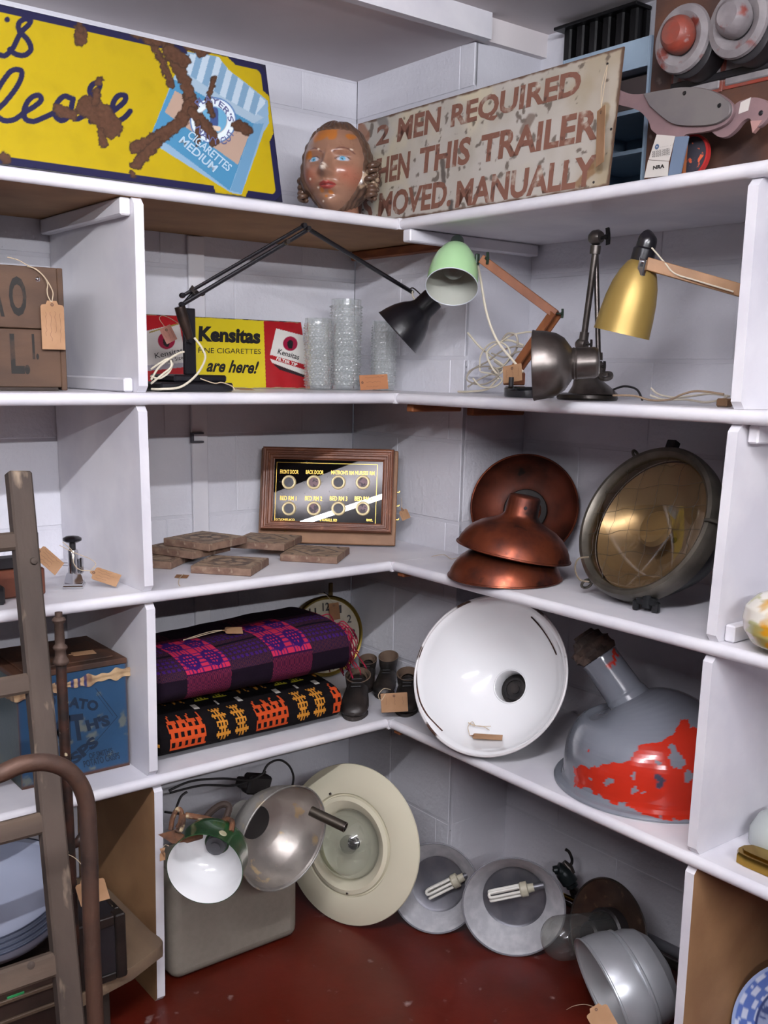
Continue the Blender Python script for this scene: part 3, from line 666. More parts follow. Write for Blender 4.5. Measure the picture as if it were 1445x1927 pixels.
# wooden pigeon
xp = .035; M = fr(V(xp, 0, Z1), V(-1, 0, 0), x=V(0, -1, 0)); S = lambda x, y: clampuv(M, *c4(x, y))
pg = thing('wooden_pigeon', 'flat wooden grey and pink pigeon decoy on a short post', 'decoy', M)
pink = mat('faded_pink_paint', '7d6465', .55, col2='6f5a5c', ns=12, bump=.1, bs=60); grey = mat('faded_grey_paint', '66615f', .5, col2='5b5658', ns=9, bump=.1, bs=60)
body = s2([(400, 600), (430, 610), (520, 640), (640, 632), (760, 610), (900, 592), (1020, 602), (1120, 640), (1195, 700), (1205, 760), (1160, 840), (1050, 888), (950, 905), (885, 915), (860, 950), (790, 965), (720, 950), (690, 915), (650, 880), (630, 820), (560, 750), (430, 712), (400, 700)], 3)
mk('body', prism([S(*p) for p in body][::-1], -.009, .0, .001), pink, pg)
wing = s2([(610, 640), (760, 612), (900, 595), (1050, 612), (1150, 662), (1200, 722), (1188, 790), (1100, 845), (950, 860), (820, 848), (740, 800), (650, 720)], 4)
mk('wing', prism([S(*p) for p in wing][::-1], .0003, .007, .002), grey, pg)
for x, y in ((893, 638), (1130, 722)): q = S(x, y); mk('screw', xf(lathe([(0, .009), (.003, .009), (.004, .0072)], 12), T(q[0], q[1], 0)), dark, pg)
head = s2([(1040, 892), (1085, 925), (1140, 925), (1200, 880), (1250, 820), (1300, 800), (1350, 860), (1420, 800), (1435, 720), (1400, 672), (1330, 655), (1260, 670), (1200, 700), (1120, 800), (1040, 870)], 4)
h = mk('head', prism([S(*p) for p in head][::-1], -.020, -.0095, .001), pink, pg)
mk('beak', prism([S(*p) for p in [(1306, 815), (1385, 812), (1345, 870), (1320, 898)]][::-1], -.018, -.0085), mat('beak_pink', 'a07a74', .5), h)
q = S(1375, 762); mk('eye', xf(lathe([(0, -.0075), (.003, -.0075), (.0045, -.0094)], 16), T(q[0], q[1], 0)), ink, h)
mk('collar_patch', prism([S(*p) for p in [(1240, 690), (1310, 655), (1290, 745), (1225, 770)]][::-1], -.0094, -.0085), mat('pale_patch', 'bdb6b0', .6), h)
q0, q1 = S(740, 950), S(840, 1190); mk('post', box(q0[0], q1[0], .001, q0[1]+.002, -.02, -.0105), batten, pg)
card = mat('white_card', 'b9b3ac', .7); 
mt = thing('paper_label', 'white paper label with a round blue badge and bold letters under the pigeon', 'label', fr(V(xp-.006, 0, Z1), V(-1, 0, 0), x=V(0, -1, 0)))
ML = fr(V(xp-.006, 0, Z1), V(-1, 0, 0), x=V(0, -1, 0)); S5 = lambda x, y: clampuv(ML, *c4(x, y))
mk('card', join(prism([S5(*p) for p in [(690, 915), (815, 925), (775, 1095), (635, 1085)]][::-1], 0, .0008), prism([S5(*p) for p in [(632, 1088), (772, 1098), (765, 1195), (605, 1210)]][::-1], 0, .0008)), card, mt, smooth=False)
mk('side_strip', prism([S5(*p) for p in [(815, 930), (905, 925), (850, 1178), (765, 1195)]][::-1], -.003, .0004), mat('blue_grey_strip', '5f6e82', .6), mt, smooth=False)
a, b = S5(665, 1155), S5(745, 1115); g = [textg('NRA', a[0], a[1], b[0], b[1], .0009, off=.05)]
for k, yy in enumerate((1025, 1040, 1055)): a, b = S5(660, yy+4), S5(780, yy-4); g.append(textg('AIR RIFLE TARGET', a[0], a[1], b[0], b[1], .0009))
a, b = S5(715, 1003), S5(800, 985); g.append(textg('NRA FI', a[0], a[1], b[0], b[1], .0009))
for g_ in g: mk('lettering', g_, ink, mt, smooth=False)
q = S5(692, 998); mk('badge', ringg(q[0], q[1], .0012, .0048, .0009, 24), mat('badge_blue', '3f5674', .5), mt, smooth=False)
q = onx(*c4(915, 1045), .075); ro = thing('round_target', 'small dark round plaque with orange flecks and a red rim beside the paper label', 'plaque', fr(V(.075, q[1], Z1+.0415), V(-1, 0, .08), x=V(0, -1, 0)))
mk('disc', lathe([(0, 0), (.036, 0), (.036, -.006), (0, -.006)], 48), mat('flecked_disc', '35343c', .5, col2='c25a3a', ns=60, lo=.58, hi=.62), ro); mk('rim', lathe([(.0365, .002), (.0405, .002), (.0405, -.008), (.0365, -.008)], 48, True), mat('red_rim', 'a32a28', .4), ro)

a = onx(1131, 203, -.006); b = onx(1143, 122, .024)
kraft_tag('long kraft price tag hanging from the right end of the trailer sign', a, V(-.88, .45, 0), V(.05, .08, 1), .040, .105, string=[[a, a+(b-a)*.5+V(-.004, .003, 0), b], [a, a+(b-a)*.5+V(-.004, -.004, 0), b]], write=False, clip=False)

# ================================================================ upper compartment
def dep(P): return float(np.dot(np.array(P)-CAM, FW))
def idir(mx, my): return RT*mx-UP*my
blackm = mat('black_lacquer', '141318', .28, coat=.3, bump=.05, bs=30); wood = mat('teak_arm', '84502f', .5, col2='683a22', ns=10, stretch=(1, 1, .2), bump=.1, bs=60); chrome = mat('chrome', 'c9c9cc', .15, 1); steel = mat('dull_steel', '6a6460', .34, .9, col2='4d4744', ns=12, bump=.1, bs=60); brass = mat('brass', 'a8873f', .25, 1)
bulbg = clearmat('bulb_glass', 'eeeeee', 1.2); cream = mat('cream_cord', 'cfc6b2', .55); cordg = mat('old_grey_cord', 'a79e90', .6); alu = mat('aluminium', 'a9a9ac', .35, .9, col2='8e8e93', ns=6, bump=.06, bs=40)
whiteen = mat('white_enamel', 'e3e3e4', .12, coat=.4)
def bulb(parent, M, r, name='bulb', glass=None, L=1.75):
    b = mk(name, xf(lathe([(0, r*L), (r*.5, r*(L-.13)), (r*.86, r*(L-.5)), (r, r*(L-.95)), (r*.9, r*(L-1.35)), (r*.55, r*.12), (r*.42, -r*.1), (r*.42, -r*.3), (0, -r*.3)], 32), M), glass or bulbg, parent, ang=80)
    mk('bulb_cap', xf(lathe([(r*.44, -r*.3), (r*.44, -r*.8), (r*.3, -r*.95), (0, -r*.95)], 20), M), brass, b)
    mk('filament', xf(tube(spl([(-r*.3, 0, r*.2), (-r*.3, 0, r*.75), (0, 0, r*.68), (r*.3, 0, r*.75), (r*.3, 0, r*.2)], 4), r*.02, 5), M), dark, b)
    return b
# ---- cigarette sign on the back
c6 = lambda x, y: (260+x/2.408, 400+y/2.408)
ks0 = ony(420, 722, .405); M = fr(V(0, .40, Z2+.001), np.cross(V(1, 0, 0), V(0, .045, .17)), x=V(1, 0, 0)); S = lambda x, y: clampuv(M, *c6(x, y))
kx0, kx1, kh = S(-60, 600)[0], S(752, 600)[0], S(560, 487)[1]
ks = thing('tin_sign', 'red and yellow tin cigarette advertising sign behind the black lamp', 'sign', M)
def kcol(L, px):
    Q = (px-V(260, 400))*2.408; c = np.tile(lin('9e1b22'), (len(L), 1)); c = mixc(c, (fbm(L, 40, 3, 2)-.4), '8a161d')
    k = (Q[:, 0] > 257+(Q[:, 1]-480)*.01) & (Q[:, 0] < 568+(Q[:, 1]-480)*.035); c[k] = lin('cdb925')
    for poly, cc in (([(625, 525), (760, 560), (760, 690), (597, 645)], 'd3cfc9'), ([(597, 660), (602, 645), (760, 690), (760, 712)], 'a01d24'), ([(597, 662), (760, 714), (760, 740), (606, 680)], 'cfcac4'), ([(606, 682), (760, 738), (760, 750), (640, 712)], '2f2025'),
                     ([(-70, 560), (186, 502), (212, 640), (212, 700), (-70, 730)], 'bcb6b2'), ([(50, 540), (185, 500), (187, 506), (50, 547)], '8c7a3c'), ([(-70, 700), (212, 680), (212, 700), (-70, 730)], '8f8a92')): k = inpoly(Q, poly); c[k] = lin(cc)
    for (x, y, r) in ((689, 594, 32), (128, 580, 38)): c = mixc(c, 1-sstep(np.hypot(Q[:, 0]-x, Q[:, 1]-y), r, r+2), '8e1436'); c = mixc(c, 1-sstep(np.hypot((Q[:, 0]-x)/.62, (Q[:, 1]-y-4))+6*wobble(Q, .1, 1, 4), r*.62, r*.68), '1c171c')
    e = np.minimum(kh-L[:, 1], L[:, 1])+.003*wobble(L[:, :2], 60, 1, 7); c = mixc(c, 1-sstep(e, .0015, .003), '8f8368'); c = mixc(c, 1-sstep(kh-L[:, 1]+.003*wobble(L[:, :2], 50, 1, 8), .0006, .002), '2a2330')
    return c
painted('plate', M, (kx0, kx1, 0, kh), 420, 120, .003, kcol, enamel, ks)
def kt(body, a, b, h, m, off=.02, shear=0.):
    p0, p1 = c6(*a), c6(*b); x0, y0 = clampuv(M, *p0); x1, y1 = clampuv(M, *p1); d = V(p1[0]-p0[0], p1[1]-p0[1]); n = V(d[1], -d[0])/np.linalg.norm(d)*h/2.408; hx = clampuv(M, p0[0]+n[0], p0[1]+n[1])
    v, f = textg(body, 0, 0, 1, 1, .0006, off=off, shear=shear); P = V(x0, y0)+np.outer(v[:, 0], V(x1-x0, y1-y0))+np.outer(v[:, 1], V(hx[0]-x0, hx[1]-y0)); return mk('lettering', (np.c_[P, v[:, 2]], f), m, ks, smooth=False)
kt('Kensitas', (272, 584), (552, 596), 70, ink, .05); kt('FINE CIGARETTES', (272, 636), (555, 642), 24, ink, .0); kt('are here!', (308, 722), (545, 732), 60, ink, .03, .35)
kt('Kensitas', (630, 640), (726, 668), 24, ink, .01); kt('FILTER TIP', (624, 668), (718, 698), 14, mat('white_print', 'd8d4ce', .4), .03); kt('Kensitas', (78, 662), (204, 634), 24, ink, .0); kt('More Size', (108, 690), (204, 664), 18, ink, .0)

# ---- glass vases
vg = clearmat('textured_glass', 'fafcfb', 3., .10, milk=.085)
def vase(cx, ytop, ybot, wpx, Y, label, seed, nr):
    B = ony(cx, ybot, Y); d = dep(B); B = V(B[0], Y, Z2+.001); Rr = wpx/2/FPX*d; h = (ybot-ytop)/FPX*d*.985
    M = T(*B); t = thing('glass_vase', label, 'vase', M, 'textured glass vases')
    na = 84; nz = int(h/.0022)
    def fn(u, w):
        a = u*2*np.pi; z = w*h; ring = np.floor(z/(h/nr)); per = 22
        bu = np.abs(np.sin((a*per/2+ring*np.pi/2))); bz = np.abs(np.sin(np.pi*z/(h/nr))); k = (bu*bz)**1.6*(z > h*.05)*(z < h*.93)
        rr = Rr*.93+k*Rr*.12*(1+.4*np.sin(ring*2.3+seed))+Rr*.02*np.cos(w*5+seed); return np.c_[rr*np.cos(a), rr*np.sin(a), z]
    v1, f1 = grid(132, nz, fn); v2, f2 = grid(36, 10, lambda u, w: np.c_[Rr*.80*np.cos(u*2*np.pi), Rr*.80*np.sin(u*2*np.pi), .012+w*(h-.012)])
    n1 = nz+1; top = [(i*n1+nz) for i in range(133)]; vt = [tuple(v1[i]) for i in top]
    lip = join((np.array(vt+[(x*.80/.93, y*.80/.93, z) for x, y, z in vt]), [(i, i+1, 134+i, 133+i) for i in range(132)]))
    bot = prism([(Rr*.9*math.cos(a), Rr*.9*math.sin(a)) for a in np.linspace(0, 2*np.pi, 36, endpoint=False)], 0, .001); ib = prism([(Rr*.8*math.cos(a), Rr*.8*math.sin(a)) for a in np.linspace(0, 2*np.pi, 36, endpoint=False)], .0115, .012)
    mk('glass_body', join((v1, f1), (v2, [q[::-1] for q in f2]), lip, bot, ib), vg, t, ang=60)
vase(598, 597, 728, 52, .315, 'short clear textured glass vase standing leftmost, in front of the tin sign', 1, 26)
vase(650, 562, 728, 58, .300, 'tallest clear textured glass vase between two shorter ones', 2, 30)
vase(721, 600, 728, 47, .24, 'short clear textured glass vase behind the small upright price card', 3, 26)
o = ony(679, 716, .21); M0 = V(-.15, -.985, .12)
kraft_tag('orange-brown price card propped upright against the rightmost glass vase', V(o[0], .215, Z2+.0215), M0, V(-1, 0, -.03), .040, .088, lines=3, m=mat('orange_card', 'a8714c', .8), clip=False)

# ---- black balanced-arm lamp
YA = .16; A = lambda x, y, Y=YA: ony(x, y, Y)
bl_ = thing('desk_lamp', 'black spring-balanced desk lamp with long folded arms and a stepped square base', 'lamp')
bx0, bx1 = A(292, 725, .10)[0], A(428, 725, .10)[0]
b_ = mk('base', box(bx0, bx1, .07, .07+(bx1-bx0)*.86, Z2+.001, Z2+.021, .004), blackm, bl_)
bx2, bx3 = A(302, 705)[0], A(400, 705)[0]
mk('base_step', box(bx2, bx3, .09, .09+(bx3-bx2)*.95, Z2+.0212, Z2+.038, .004), blackm, b_)
px = (A(346, 640)[0], A(366, 640)[0]); mk('upright', box(px[0], px[1], YA-.008, YA+.008, Z2+.038, A(350, 580)[2], .002), blackm, bl_)
mk('spring_cover', tube([A(338, 577, .145), A(345, 600, .145), A(357, 638, .145)], [.0125, .0135, .009], 16), mat('worn_bronze_tube', '4a3b33', .35, .7, col2='2d2624', ns=20), bl_)
for x, y in ((342, 573), (357, 641), (368, 552), (380, 552), (343, 556), (572, 424), (580, 430), (540, 455)): P = A(x, y, .142 if x < 400 else .034); mk('pivot', xf(lathe([(0, -.006), (.0055, -.006), (.0065, 0), (.0055, .006), (0, .006)], 14), fr(P, V(0, -1, 0))), steel if x in (368, 540) else blackm, bl_)
def arm(a, b, r, Ya=.15, Yb=.15, name='arm', m=blackm, p=bl_): return mk(name, rod(ony(*a, Ya), ony(*b, Yb), r, 4 if False else 10), m, p)
arm((343, 557), (569, 426), .0042, .15, .04); arm((343, 573), (581, 431), .0052, .15, .04); arm((346, 571), (366, 548), .004); arm((568, 424), (582, 431), .005, .04, .04)
arm((580, 431), (776, 550), .0055, .04, .12)
mk('link_plate', prism([(-.006, -.013), (.006, -.013), (.006, .013), (-.006, .013)], 0, .002), steel, bl_).matrix_world = Matrix(fr(ony(366, 548, .138), V(0, -1, 0), y=idir(.8, .5)).tolist())
for dd in (-.006, .006): mk('bracket', tube(spl([ony(770, 545, .12+dd), ony(777, 542, .12+dd), ony(790, 553, .12+dd), ony(795, 560, .12+dd)], 4), .0018, 6), steel, bl_)
d0 = dep(ony(748, 626, .12)); MS, Rs = pose(748, 626, 51, 91, -.72, .69, [], depth=d0)
pf = [(1, 0), (.985, .05), (.93, .30), (.82, .62), (.66, .92), (.50, 1.12), (.44, 1.25), (.43, 1.75), (.40, 1.80), (.0, 1.80)]
sh = mk('shade', xf(shell([(r*Rs, -z*Rs) for r, z in pf], .0012), MS), [blackm, mat('pale_reflector', 'b7b3ad', .4)], bl_, ang=50)
mk('shade_rim', xf(tube([(Rs*math.cos(t), Rs*math.sin(t), 0) for t in np.linspace(0, 2*np.pi, 48, endpoint=False)], .0014, 6, True), MS), blackm, sh)
mk('cord', tube(spl([ony(776, 548, .115), ony(778, 560, .10), ony(792, 571, .08), ony(815, 574, .06), ony(833, 571, .05)], 8), .0024, 8), cream, bl_)
mk('cord', tube(spl([ony(366, 636, .14), ony(380, 655, .12), ony(386, 675, .10), ony(370, 705, .07), ony(340, 728, .06), ony(305, 732, .06), ony(285, 732, .08)], 8), .0026, 8), cream, bl_)
for pts in ([(284, 715), (300, 690), (330, 668), (346, 662)], [(284, 722), (305, 705), (322, 690), (318, 675), (300, 684), (284, 695)], [(284, 708), (300, 712), (318, 700), (325, 684)]): mk('cord', tube(spl([ony(x, y, .065+.006*i) for i, (x, y) in enumerate(pts)], 8), .0024, 8), cream, bl_)
o = onz(425, 728, Z2+.002); P = V(A(458, 733, .05)[0], .05, Z2+.0015)
kraft_tag('small pale price tag with curled string lying at the foot of the black lamp', V(A(440, 730, .05)[0], .045, Z2+.008), V(0, -.12, 1), V(-1, .1, 0), .025, .045, string=[[V(A(440, 730, .05)[0], .045, Z2+.005), V(A(432, 722, .06)[0], .05, Z2+.014), V(A(415, 716, .06)[0], .055, Z2+.022), V(A(395, 712, .08)[0], .06, Z2+.020), V(A(372, 708, .08)[0], .068, Z2+.03)]], write=False, strw=.0012)
kraft_tag('faded price tag hanging in front of the red corner of the tin sign', ony(310, 615, .25), V(-.1, -1, .05), V(-.1, 0, .2), .030, .038, m=mat('rose_card', '9b6a5c', .8), lines=3, string=[[ony(310, 615, .25), ony(300, 600, .24), ony(306, 594, .27), ony(322, 600, .30), ony(345, 615, .27)]], clip=False)

# ---- mint green lamp with wooden arms
XM = .17
ml = thing('desk_lamp', 'mint green shade desk lamp with jointed brown wooden arms and a round black base', 'lamp')
mint = mat('mint_green', 'a6cf9a', .3, coat=.3); MS, Rs = pose(850, 540, 49.5, 47, -.12, .99, [], depth=2.36)
pf = [(1, 0), (.99, .1), (.97, .5), (.90, 1.0), (.78, 1.4), (.58, 1.78), (.36, 1.98), (.22, 2.04), (0, 2.04)]
sh = mk('shade', xf(shell([(r*Rs, -z*Rs) for r, z in pf], .0011), MS), [mint, mat('pale_inner', 'aeb0a6', .5)], ml, ang=50)
mk('shade_rim', xf(tube([(Rs*math.cos(t), Rs*math.sin(t), 0) for t in np.linspace(0, 2*np.pi, 56, endpoint=False)], .0012, 6, True), MS), mat('white_rim', 'c9cfd6', .35), sh)
mk('cap', xf(lathe([(.42*Rs, -1.98*Rs), (.30*Rs, -2.12*Rs), (.25*Rs, -2.42*Rs), (.2*Rs, -2.5*Rs), (0, -2.5*Rs)], 24), MS), mat('dark_green_plastic', '26302a', .4), ml)
bulb(ml, np.array(MS)@T(0, 0, -1.45*Rs), Rs*.52)
J0 = atd(906, 487, 2.37); J1 = onx(1046, 592, XM); J2 = onx(968, 700, XM)
def slat(a, b, w, t, up, name, m, p, off=0.):
    d = nrm(b-a); M = fr(a, d, x=up); return mk(name, xf(box(-w/2, w/2, -t/2+off, t/2+off, 0, np.linalg.norm(b-a), .001), M), m, p)
slat(J0, J1, .020, .018, V(0, 0, 1), 'upper_arm', wood, ml)
for q in (-.011, .011): slat(J1+V(0, 0, .004), J2, .020, .006, V(0, 1, .4), 'lower_arm', wood, ml, q)
def wingnut(P, ax_, p, m, s=1.): 
    M = fr(P, ax_, x=V(0, 0, 1)); mk('wing_nut', xf(join(lathe([(0, -.012*s), (.003*s, -.012*s), (.003*s, .004*s), (.005*s, .005*s), (.005*s, .011*s), (0, .011*s)], 12), prism([(-.004*s, -.0015*s), (.004*s, -.0015*s), (.014*s, .0*s), (.015*s, .0025*s), (.004*s, .0015*s), (-.004*s, .0015*s), (-.015*s, .0025*s), (-.014*s, .0*s)], .006*s, .014*s)), M), m, p)
dgm = mat('dark_green_metal', '2b382f', .45, .3); wingnut(J0+V(0, -.012, .0), V(0, -1, 0), ml, dgm, .9); wingnut(J1+V(0, -.012, .002), V(.2, -1, 0), ml, dgm, .7)
mk('swivel_bracket', xf(box(-.006, .006, -.004, .004, -.012, .012, .002), fr(J0+nrm(atd(870, 490, 2.37)-J0)*.010, V(0, 0, 1))), dgm, ml)
bc = onx(984, 741, .13); bc = V(.145, bc[1]-.006, Z2+.001)
mk('base', xf(lathe([(0, .0), (.058, .0), (.060, .003), (.060, .020), (.056, .024), (.0, .025)], 48), T(*bc)), mat('chipped_black_enamel', '101013', .15, col2='d8d8d8', ns=14, lo=.69, hi=.70, coat=.5), ml)
mk('socket_pin', xf(lathe([(0, 0), (.006, 0), (.006, .022), (0, .022)], 14), T(bc[0]-.050, bc[1]+.012, bc[2]+.0235)), blk, ml)
mk('arm_foot', xf(box(-.02, .02, -.02, .02, 0, max(J2[2]-bc[2]-.026, .01), .003), T(J2[0]-.0, J2[1], bc[2]+.0255)), wood, ml)
mk('cord', tube(spl([J0+V(-.0, .012, -.012), onx(905, 530, .10), onx(916, 590, .11), onx(935, 640, .12), onx(968, 682, .125), onx(984, 700, .13)], 8), .0030, 8), cream, ml)
kraft_tag('brown price card standing behind the round black lamp base', V(.113, onx(962, 715, .113)[1], Z2+.0745), V(-.95, -.2, .1), V(.1, .2, 1), .052, .040, lines=3, m=kraft, clip=False, string=None)
cb = thing('cord_bundle', 'tangled loops of pale grey flex heaped beside the pier', 'cord')
rr = random.Random(3)
loops = [[(880, 626), (900, 650), (925, 672), (948, 690), (938, 704), (925, 690), (916, 665), (930, 650), (955, 640), (985, 650)], [(878, 712), (884, 698), (905, 690), (930, 692), (938, 706), (915, 722), (892, 722), (878, 712), (890, 695), (918, 680), (945, 660), (970, 652), (995, 656)],
         [(903, 698), (905, 668), (925, 645), (950, 648), (960, 668), (945, 690), (920, 694)], [(945, 640), (955, 628), (970, 630), (974, 648), (965, 668), (945, 690), (925, 700)], [(940, 645), (960, 632), (990, 625), (1005, 626)], [(880, 728), (905, 712), (930, 702), (945, 695)], [(862, 742), (880, 740), (915, 733), (932, 718), (938, 712)],
         [(925, 665), (950, 672), (975, 662), (998, 664), (985, 680), (950, 690), (930, 680)], [(890, 712), (905, 727), (930, 728), (945, 715), (930, 705), (905, 700)]]
for i, l in enumerate(loops): mk('loop', tube(spl([onx(x, min(y, 737), .207+.009*math.sin(i*1.3+k*.8)) for k, (x, y) in enumerate(l)], 7), .0022 if i % 3 else .0028, 7), cordg if i % 2 else cream, cb)

# ---- steel wall lamp lying on the shelf, with two rods
sl = thing('steel_lamp', 'dark bare steel lamp with domed shade on its side and two jointed rods', 'lamp')
MS, Rs = pose(1003, 688, 65, 93, -.995, .05, [(1.01, -.05)], zs=Z2+.002)
pf = [(1.0, 0), (1.01, .02), (.985, .10), (.96, .35), (.88, .68), (.74, .90), (.56, 1.03), (.46, 1.10), (.44, 1.12), (.46, 1.16), (.44, 1.20), (.46, 1.24), (.44, 1.28), (.44, 1.75), (.38, 1.85), (0, 1.9)]
sh = mk('shade', xf(shell([(r*Rs, -z*Rs) for r, z in pf], .0011), MS), [steel, steel], sl, ang=40)
X2 = .15
def flare(parent):
    a = onx(1112, 700, X2); bz = Z2+.014; rings = []; n = 28
    for t, (cxp, r0) in enumerate(((1100, .022), (1106, .030), (1114, .042), (1118, .056))):
        cc = onx(cxp, 700, X2); z = a[2]+(bz-a[2])*t/3; rings.append([(cc[0]+r0*math.cos(k*2*np.pi/n), cc[1]+r0*math.sin(k*2*np.pi/n), z) for k in range(n)])
    v = np.array(rings).reshape(-1, 3); f = [(i*n+k, i*n+(k+1) % n, (i+1)*n+(k+1) % n, (i+1)*n+k) for i in range(3) for k in range(n)]+[tuple(range(n)), tuple(range(3*n, 4*n))[::-1]]; return v, f
mk('base_flare', flare(sl), steel, sl)
P = onx(1105, 740, X2); mk('base', xf(lathe([(0, 0), (.066, 0), (.068, .004), (.066, .011), (.058, .014), (0, .014)], 48), T(P[0], P[1], Z2+.001)@np.diag([1, 1, 1, 1.])), mat('dark_bronze', '2e2a27', .3, .6), sl)
def jl(x, y, X=X2): return onx(x, y, X)
mk('stem', rod(jl(1098, 690), jl(1097, 664), .009), steel, sl)
for y, r in ((676, .0105), (668, .0115), (660, .0095)): mk('collar', xf(lathe([(0, -.003), (r, -.003), (r, .003), (0, .003)], 20), fr(jl(1097, y), V(0, 0, 1))), steel, sl)
def knuckle(x, y, X, s, ax_): mk('knuckle', xf(lathe([(0, -.013*s), (.010*s, -.012*s), (.014*s, -.005*s), (.014*s, .005*s), (.010*s, .012*s), (0, .013*s)], 20), fr(jl(x, y, X), ax_)), steel, sl)
knuckle(1095, 648, X2, 1.0, V(0, 1, 0)); wingnut(jl(1108, 648), V(0, -1, 0), sl, dark, .7)
mk('rod', rod(jl(1098, 640), jl(1121, 468), .0072), steel, sl); mk('collar', rod(jl(1098, 640), jl(1100, 625), .0105), steel, sl); mk('collar', rod(jl(1119, 478), jl(1121, 462), .0115), steel, sl)
mk('rod', rod(jl(1121, 468, .165), jl(1126, 672, .165), .0058), steel, sl); mk('collar', rod(jl(1126, 664, .165), jl(1126, 678, .165), .0095), steel, sl)
knuckle(1122, 447, X2, 1.15, V(0, 1, 0)); wingnut(jl(1136, 447), V(0, -1, .1), sl, dark, 1.2)
mk('clamp_block', xf(box(-.009, .009, -.011, .011, -.017, .017, .004), fr(jl(1124, 694, .165), V(0, 0, 1))), steel, sl); wingnut(jl(1132, 690, .165), V(0, -1, 0), sl, dark, .8)
mk('locking_ring', xf(lathe([(.008, -.004), (.0155, -.004), (.0165, 0), (.0155, .004), (.008, .004)], 30, True), fr(jl(1140, 708, .15), V(-.45, -.2, .85))), steel, sl)
mk('cord', tube(spl([jl(1154, 733, .18), jl(1175, 727, .18), jl(1198, 733, .17), V(.16, jl(1204, 740)[1], Z2+.005)], 8), .0024, 8), blk, sl)

# ---- gold lamp
gl = thing('desk_lamp', 'gold shade desk lamp with pale wooden arm reaching behind the right upright', 'lamp')
gold = mat('gold_lacquer', 'a0864a', .42, .5); dg = dep(onx(1170, 600, .09)); MS, Rs = pose(1169, 628, 53, 90, -.27, .96, [], depth=dg)
n = -np.array(MS)[:3, 2]
pf = [(1, 0), (.99, .06), (.96, .6), (.90, 1.2), (.80, 1.7), (.66, 2.1), (.48, 2.42), (.32, 2.56), (.2, 2.6), (0, 2.6)]
mk('shade', xf(shell([(r*Rs, -z*Rs) for r, z in pf], .0011), MS), [gold, mat('pale_inner2', 'b5b0a6', .5)], gl, ang=50)
mk('cap', xf(tube(spl([(0, 0, -2.5*Rs), (.0, .0, -2.9*Rs), (.02*Rs, 0, -3.2*Rs), (.18*Rs, 0, -3.3*Rs)], 5), [.40*Rs]*6+[.34*Rs]*5+[.30*Rs]*4+[.22*Rs], 20), MS), blackm, gl)
J = onx(1216, 496, .085); K = onx(1475, 570, .24); slat(J, K, .024, .018, V(0, 0, 1), 'upper_arm', mat('pale_teak', 'ab8058', .5, col2='8f6844', ns=10, bump=.1, bs=60), gl)
mk('clamp', xf(box(-.005, .005, -.009, .009, -.020, .012, .002), fr(onx(1209, 500, .075), V(0, -.2, 1))), chrome, gl); wingnut(J+V(-.012, 0, .002), V(-1, 0, 0), gl, chrome, .6)
L_ = V(.37, -.885, Z2+.03)
for q in (-.011, .011): slat(K, L_, .022, .006, V(0, 1, .3), 'lower_arm', MATS['pale_teak'], gl, q)
mk('base', xf(lathe([(0, 0), (.048, 0), (.05, .003), (.05, .018), (.045, .022), (0, .022)], 40), T(L_[0], L_[1], Z2+.001)), blk, gl)
mk('cord', tube(spl([onx(1226, 466, .09), onx(1240, 482, .10), onx(1252, 496, .10), onx(1270, 515, .11), onx(1310, 528, .13), onx(1380, 549, .17)], 8), .0016, 6), cream, gl)
tc_ = thing('twin_cord', 'pale twisted flex trailing across the shelf behind the gold shade', 'cord')
for i, l in enumerate(([(1165, 744), (1200, 745), (1230, 753), (1270, 752), (1300, 742), (1330, 736), (1375, 742)], [(1228, 744), (1250, 752), (1290, 752), (1330, 757), (1365, 752), (1380, 745)], [(1222, 730), (1232, 742), (1262, 748), (1300, 745), (1340, 741), (1376, 746)])): mk('strand', tube(spl([V(.10+.012*i+.01*math.sin(k), onx(x, y, .12)[1], max(onx(x, y, .12)[2], Z2+.004)) for k, (x, y) in enumerate(l)], 8), .0022, 7), cordg if i else mat('brown_flex', '86715c', .6), tc_)
P = onx(1370, 748, .1); mk('plug', xf(box(-.012, .012, -.012, .012, 0, .016, .003), T(.09, P[1], Z2+.001)), mat('brown_plug', '5e4630', .4), tc_)

# ---- wooden crate on the left, and its price tag
M = fr(V(onz(122, 735, Z2)[0], .105, Z2+.001), V(-.10, -1, 0), x=V(1, -.10, 0)); c5 = lambda x, y: (x/4.38, 340+y/4.38); S = lambda x, y: clampuv(M, *c5(x, y))
cr = thing('wooden_crate', 'old brown wooden crate with stencilled black letters beside the left upright', 'crate', M)
ch = S(530, 720)[1]; cx1 = S(540, 1300)[0]; cw = mat('crate_wood', '503928', .7, col2='3f2c1f', ns=10, stretch=(.35, 1, 3), col3='3b2c24', ns3=12, lo3=.6, hi3=.7, bump=.4, bs=40)
q = ch/2
for i in (0, 1): mk('board', box(cx1-.50, cx1-.012, q*i+.001+(.006 if i == 0 else 0), q*(i+1)-.001, -.014, 0, .0015), cw, cr)
for i in (0, 1): mk('board', box(cx1-.0118, cx1, q*i+.001, q*(i+1)-.001, -.26, -.0005, .0015), cw, cr)
mk('bottom_board', box(cx1-.50, cx1-.0125, .007, .017, -.26, -.0145), cw, cr); mk('back_board', box(cx1-.50, cx1-.0125, .018, ch-.002, -.26, -.25), cw, cr)
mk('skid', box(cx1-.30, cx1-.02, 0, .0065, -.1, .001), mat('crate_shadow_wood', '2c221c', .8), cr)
sten = mat('stencil_black', '17130f', .7, col2='4c3626', ns=22, lo=.5, hi=.75)
for ch_, a, b in (('O', (82, 1115), (208, 792)), ('A', (-95, 1115), (20, 792)), ('L.', (95, 1595), (232, 1265)), ('I.', (270, 1475), (312, 1265))):
    p0, p1 = S(*a), S(*b); mk('lettering', textg(ch_, p0[0], p0[1], p1[0], p1[1], .0005, off=.03), sten, cr, smooth=False)
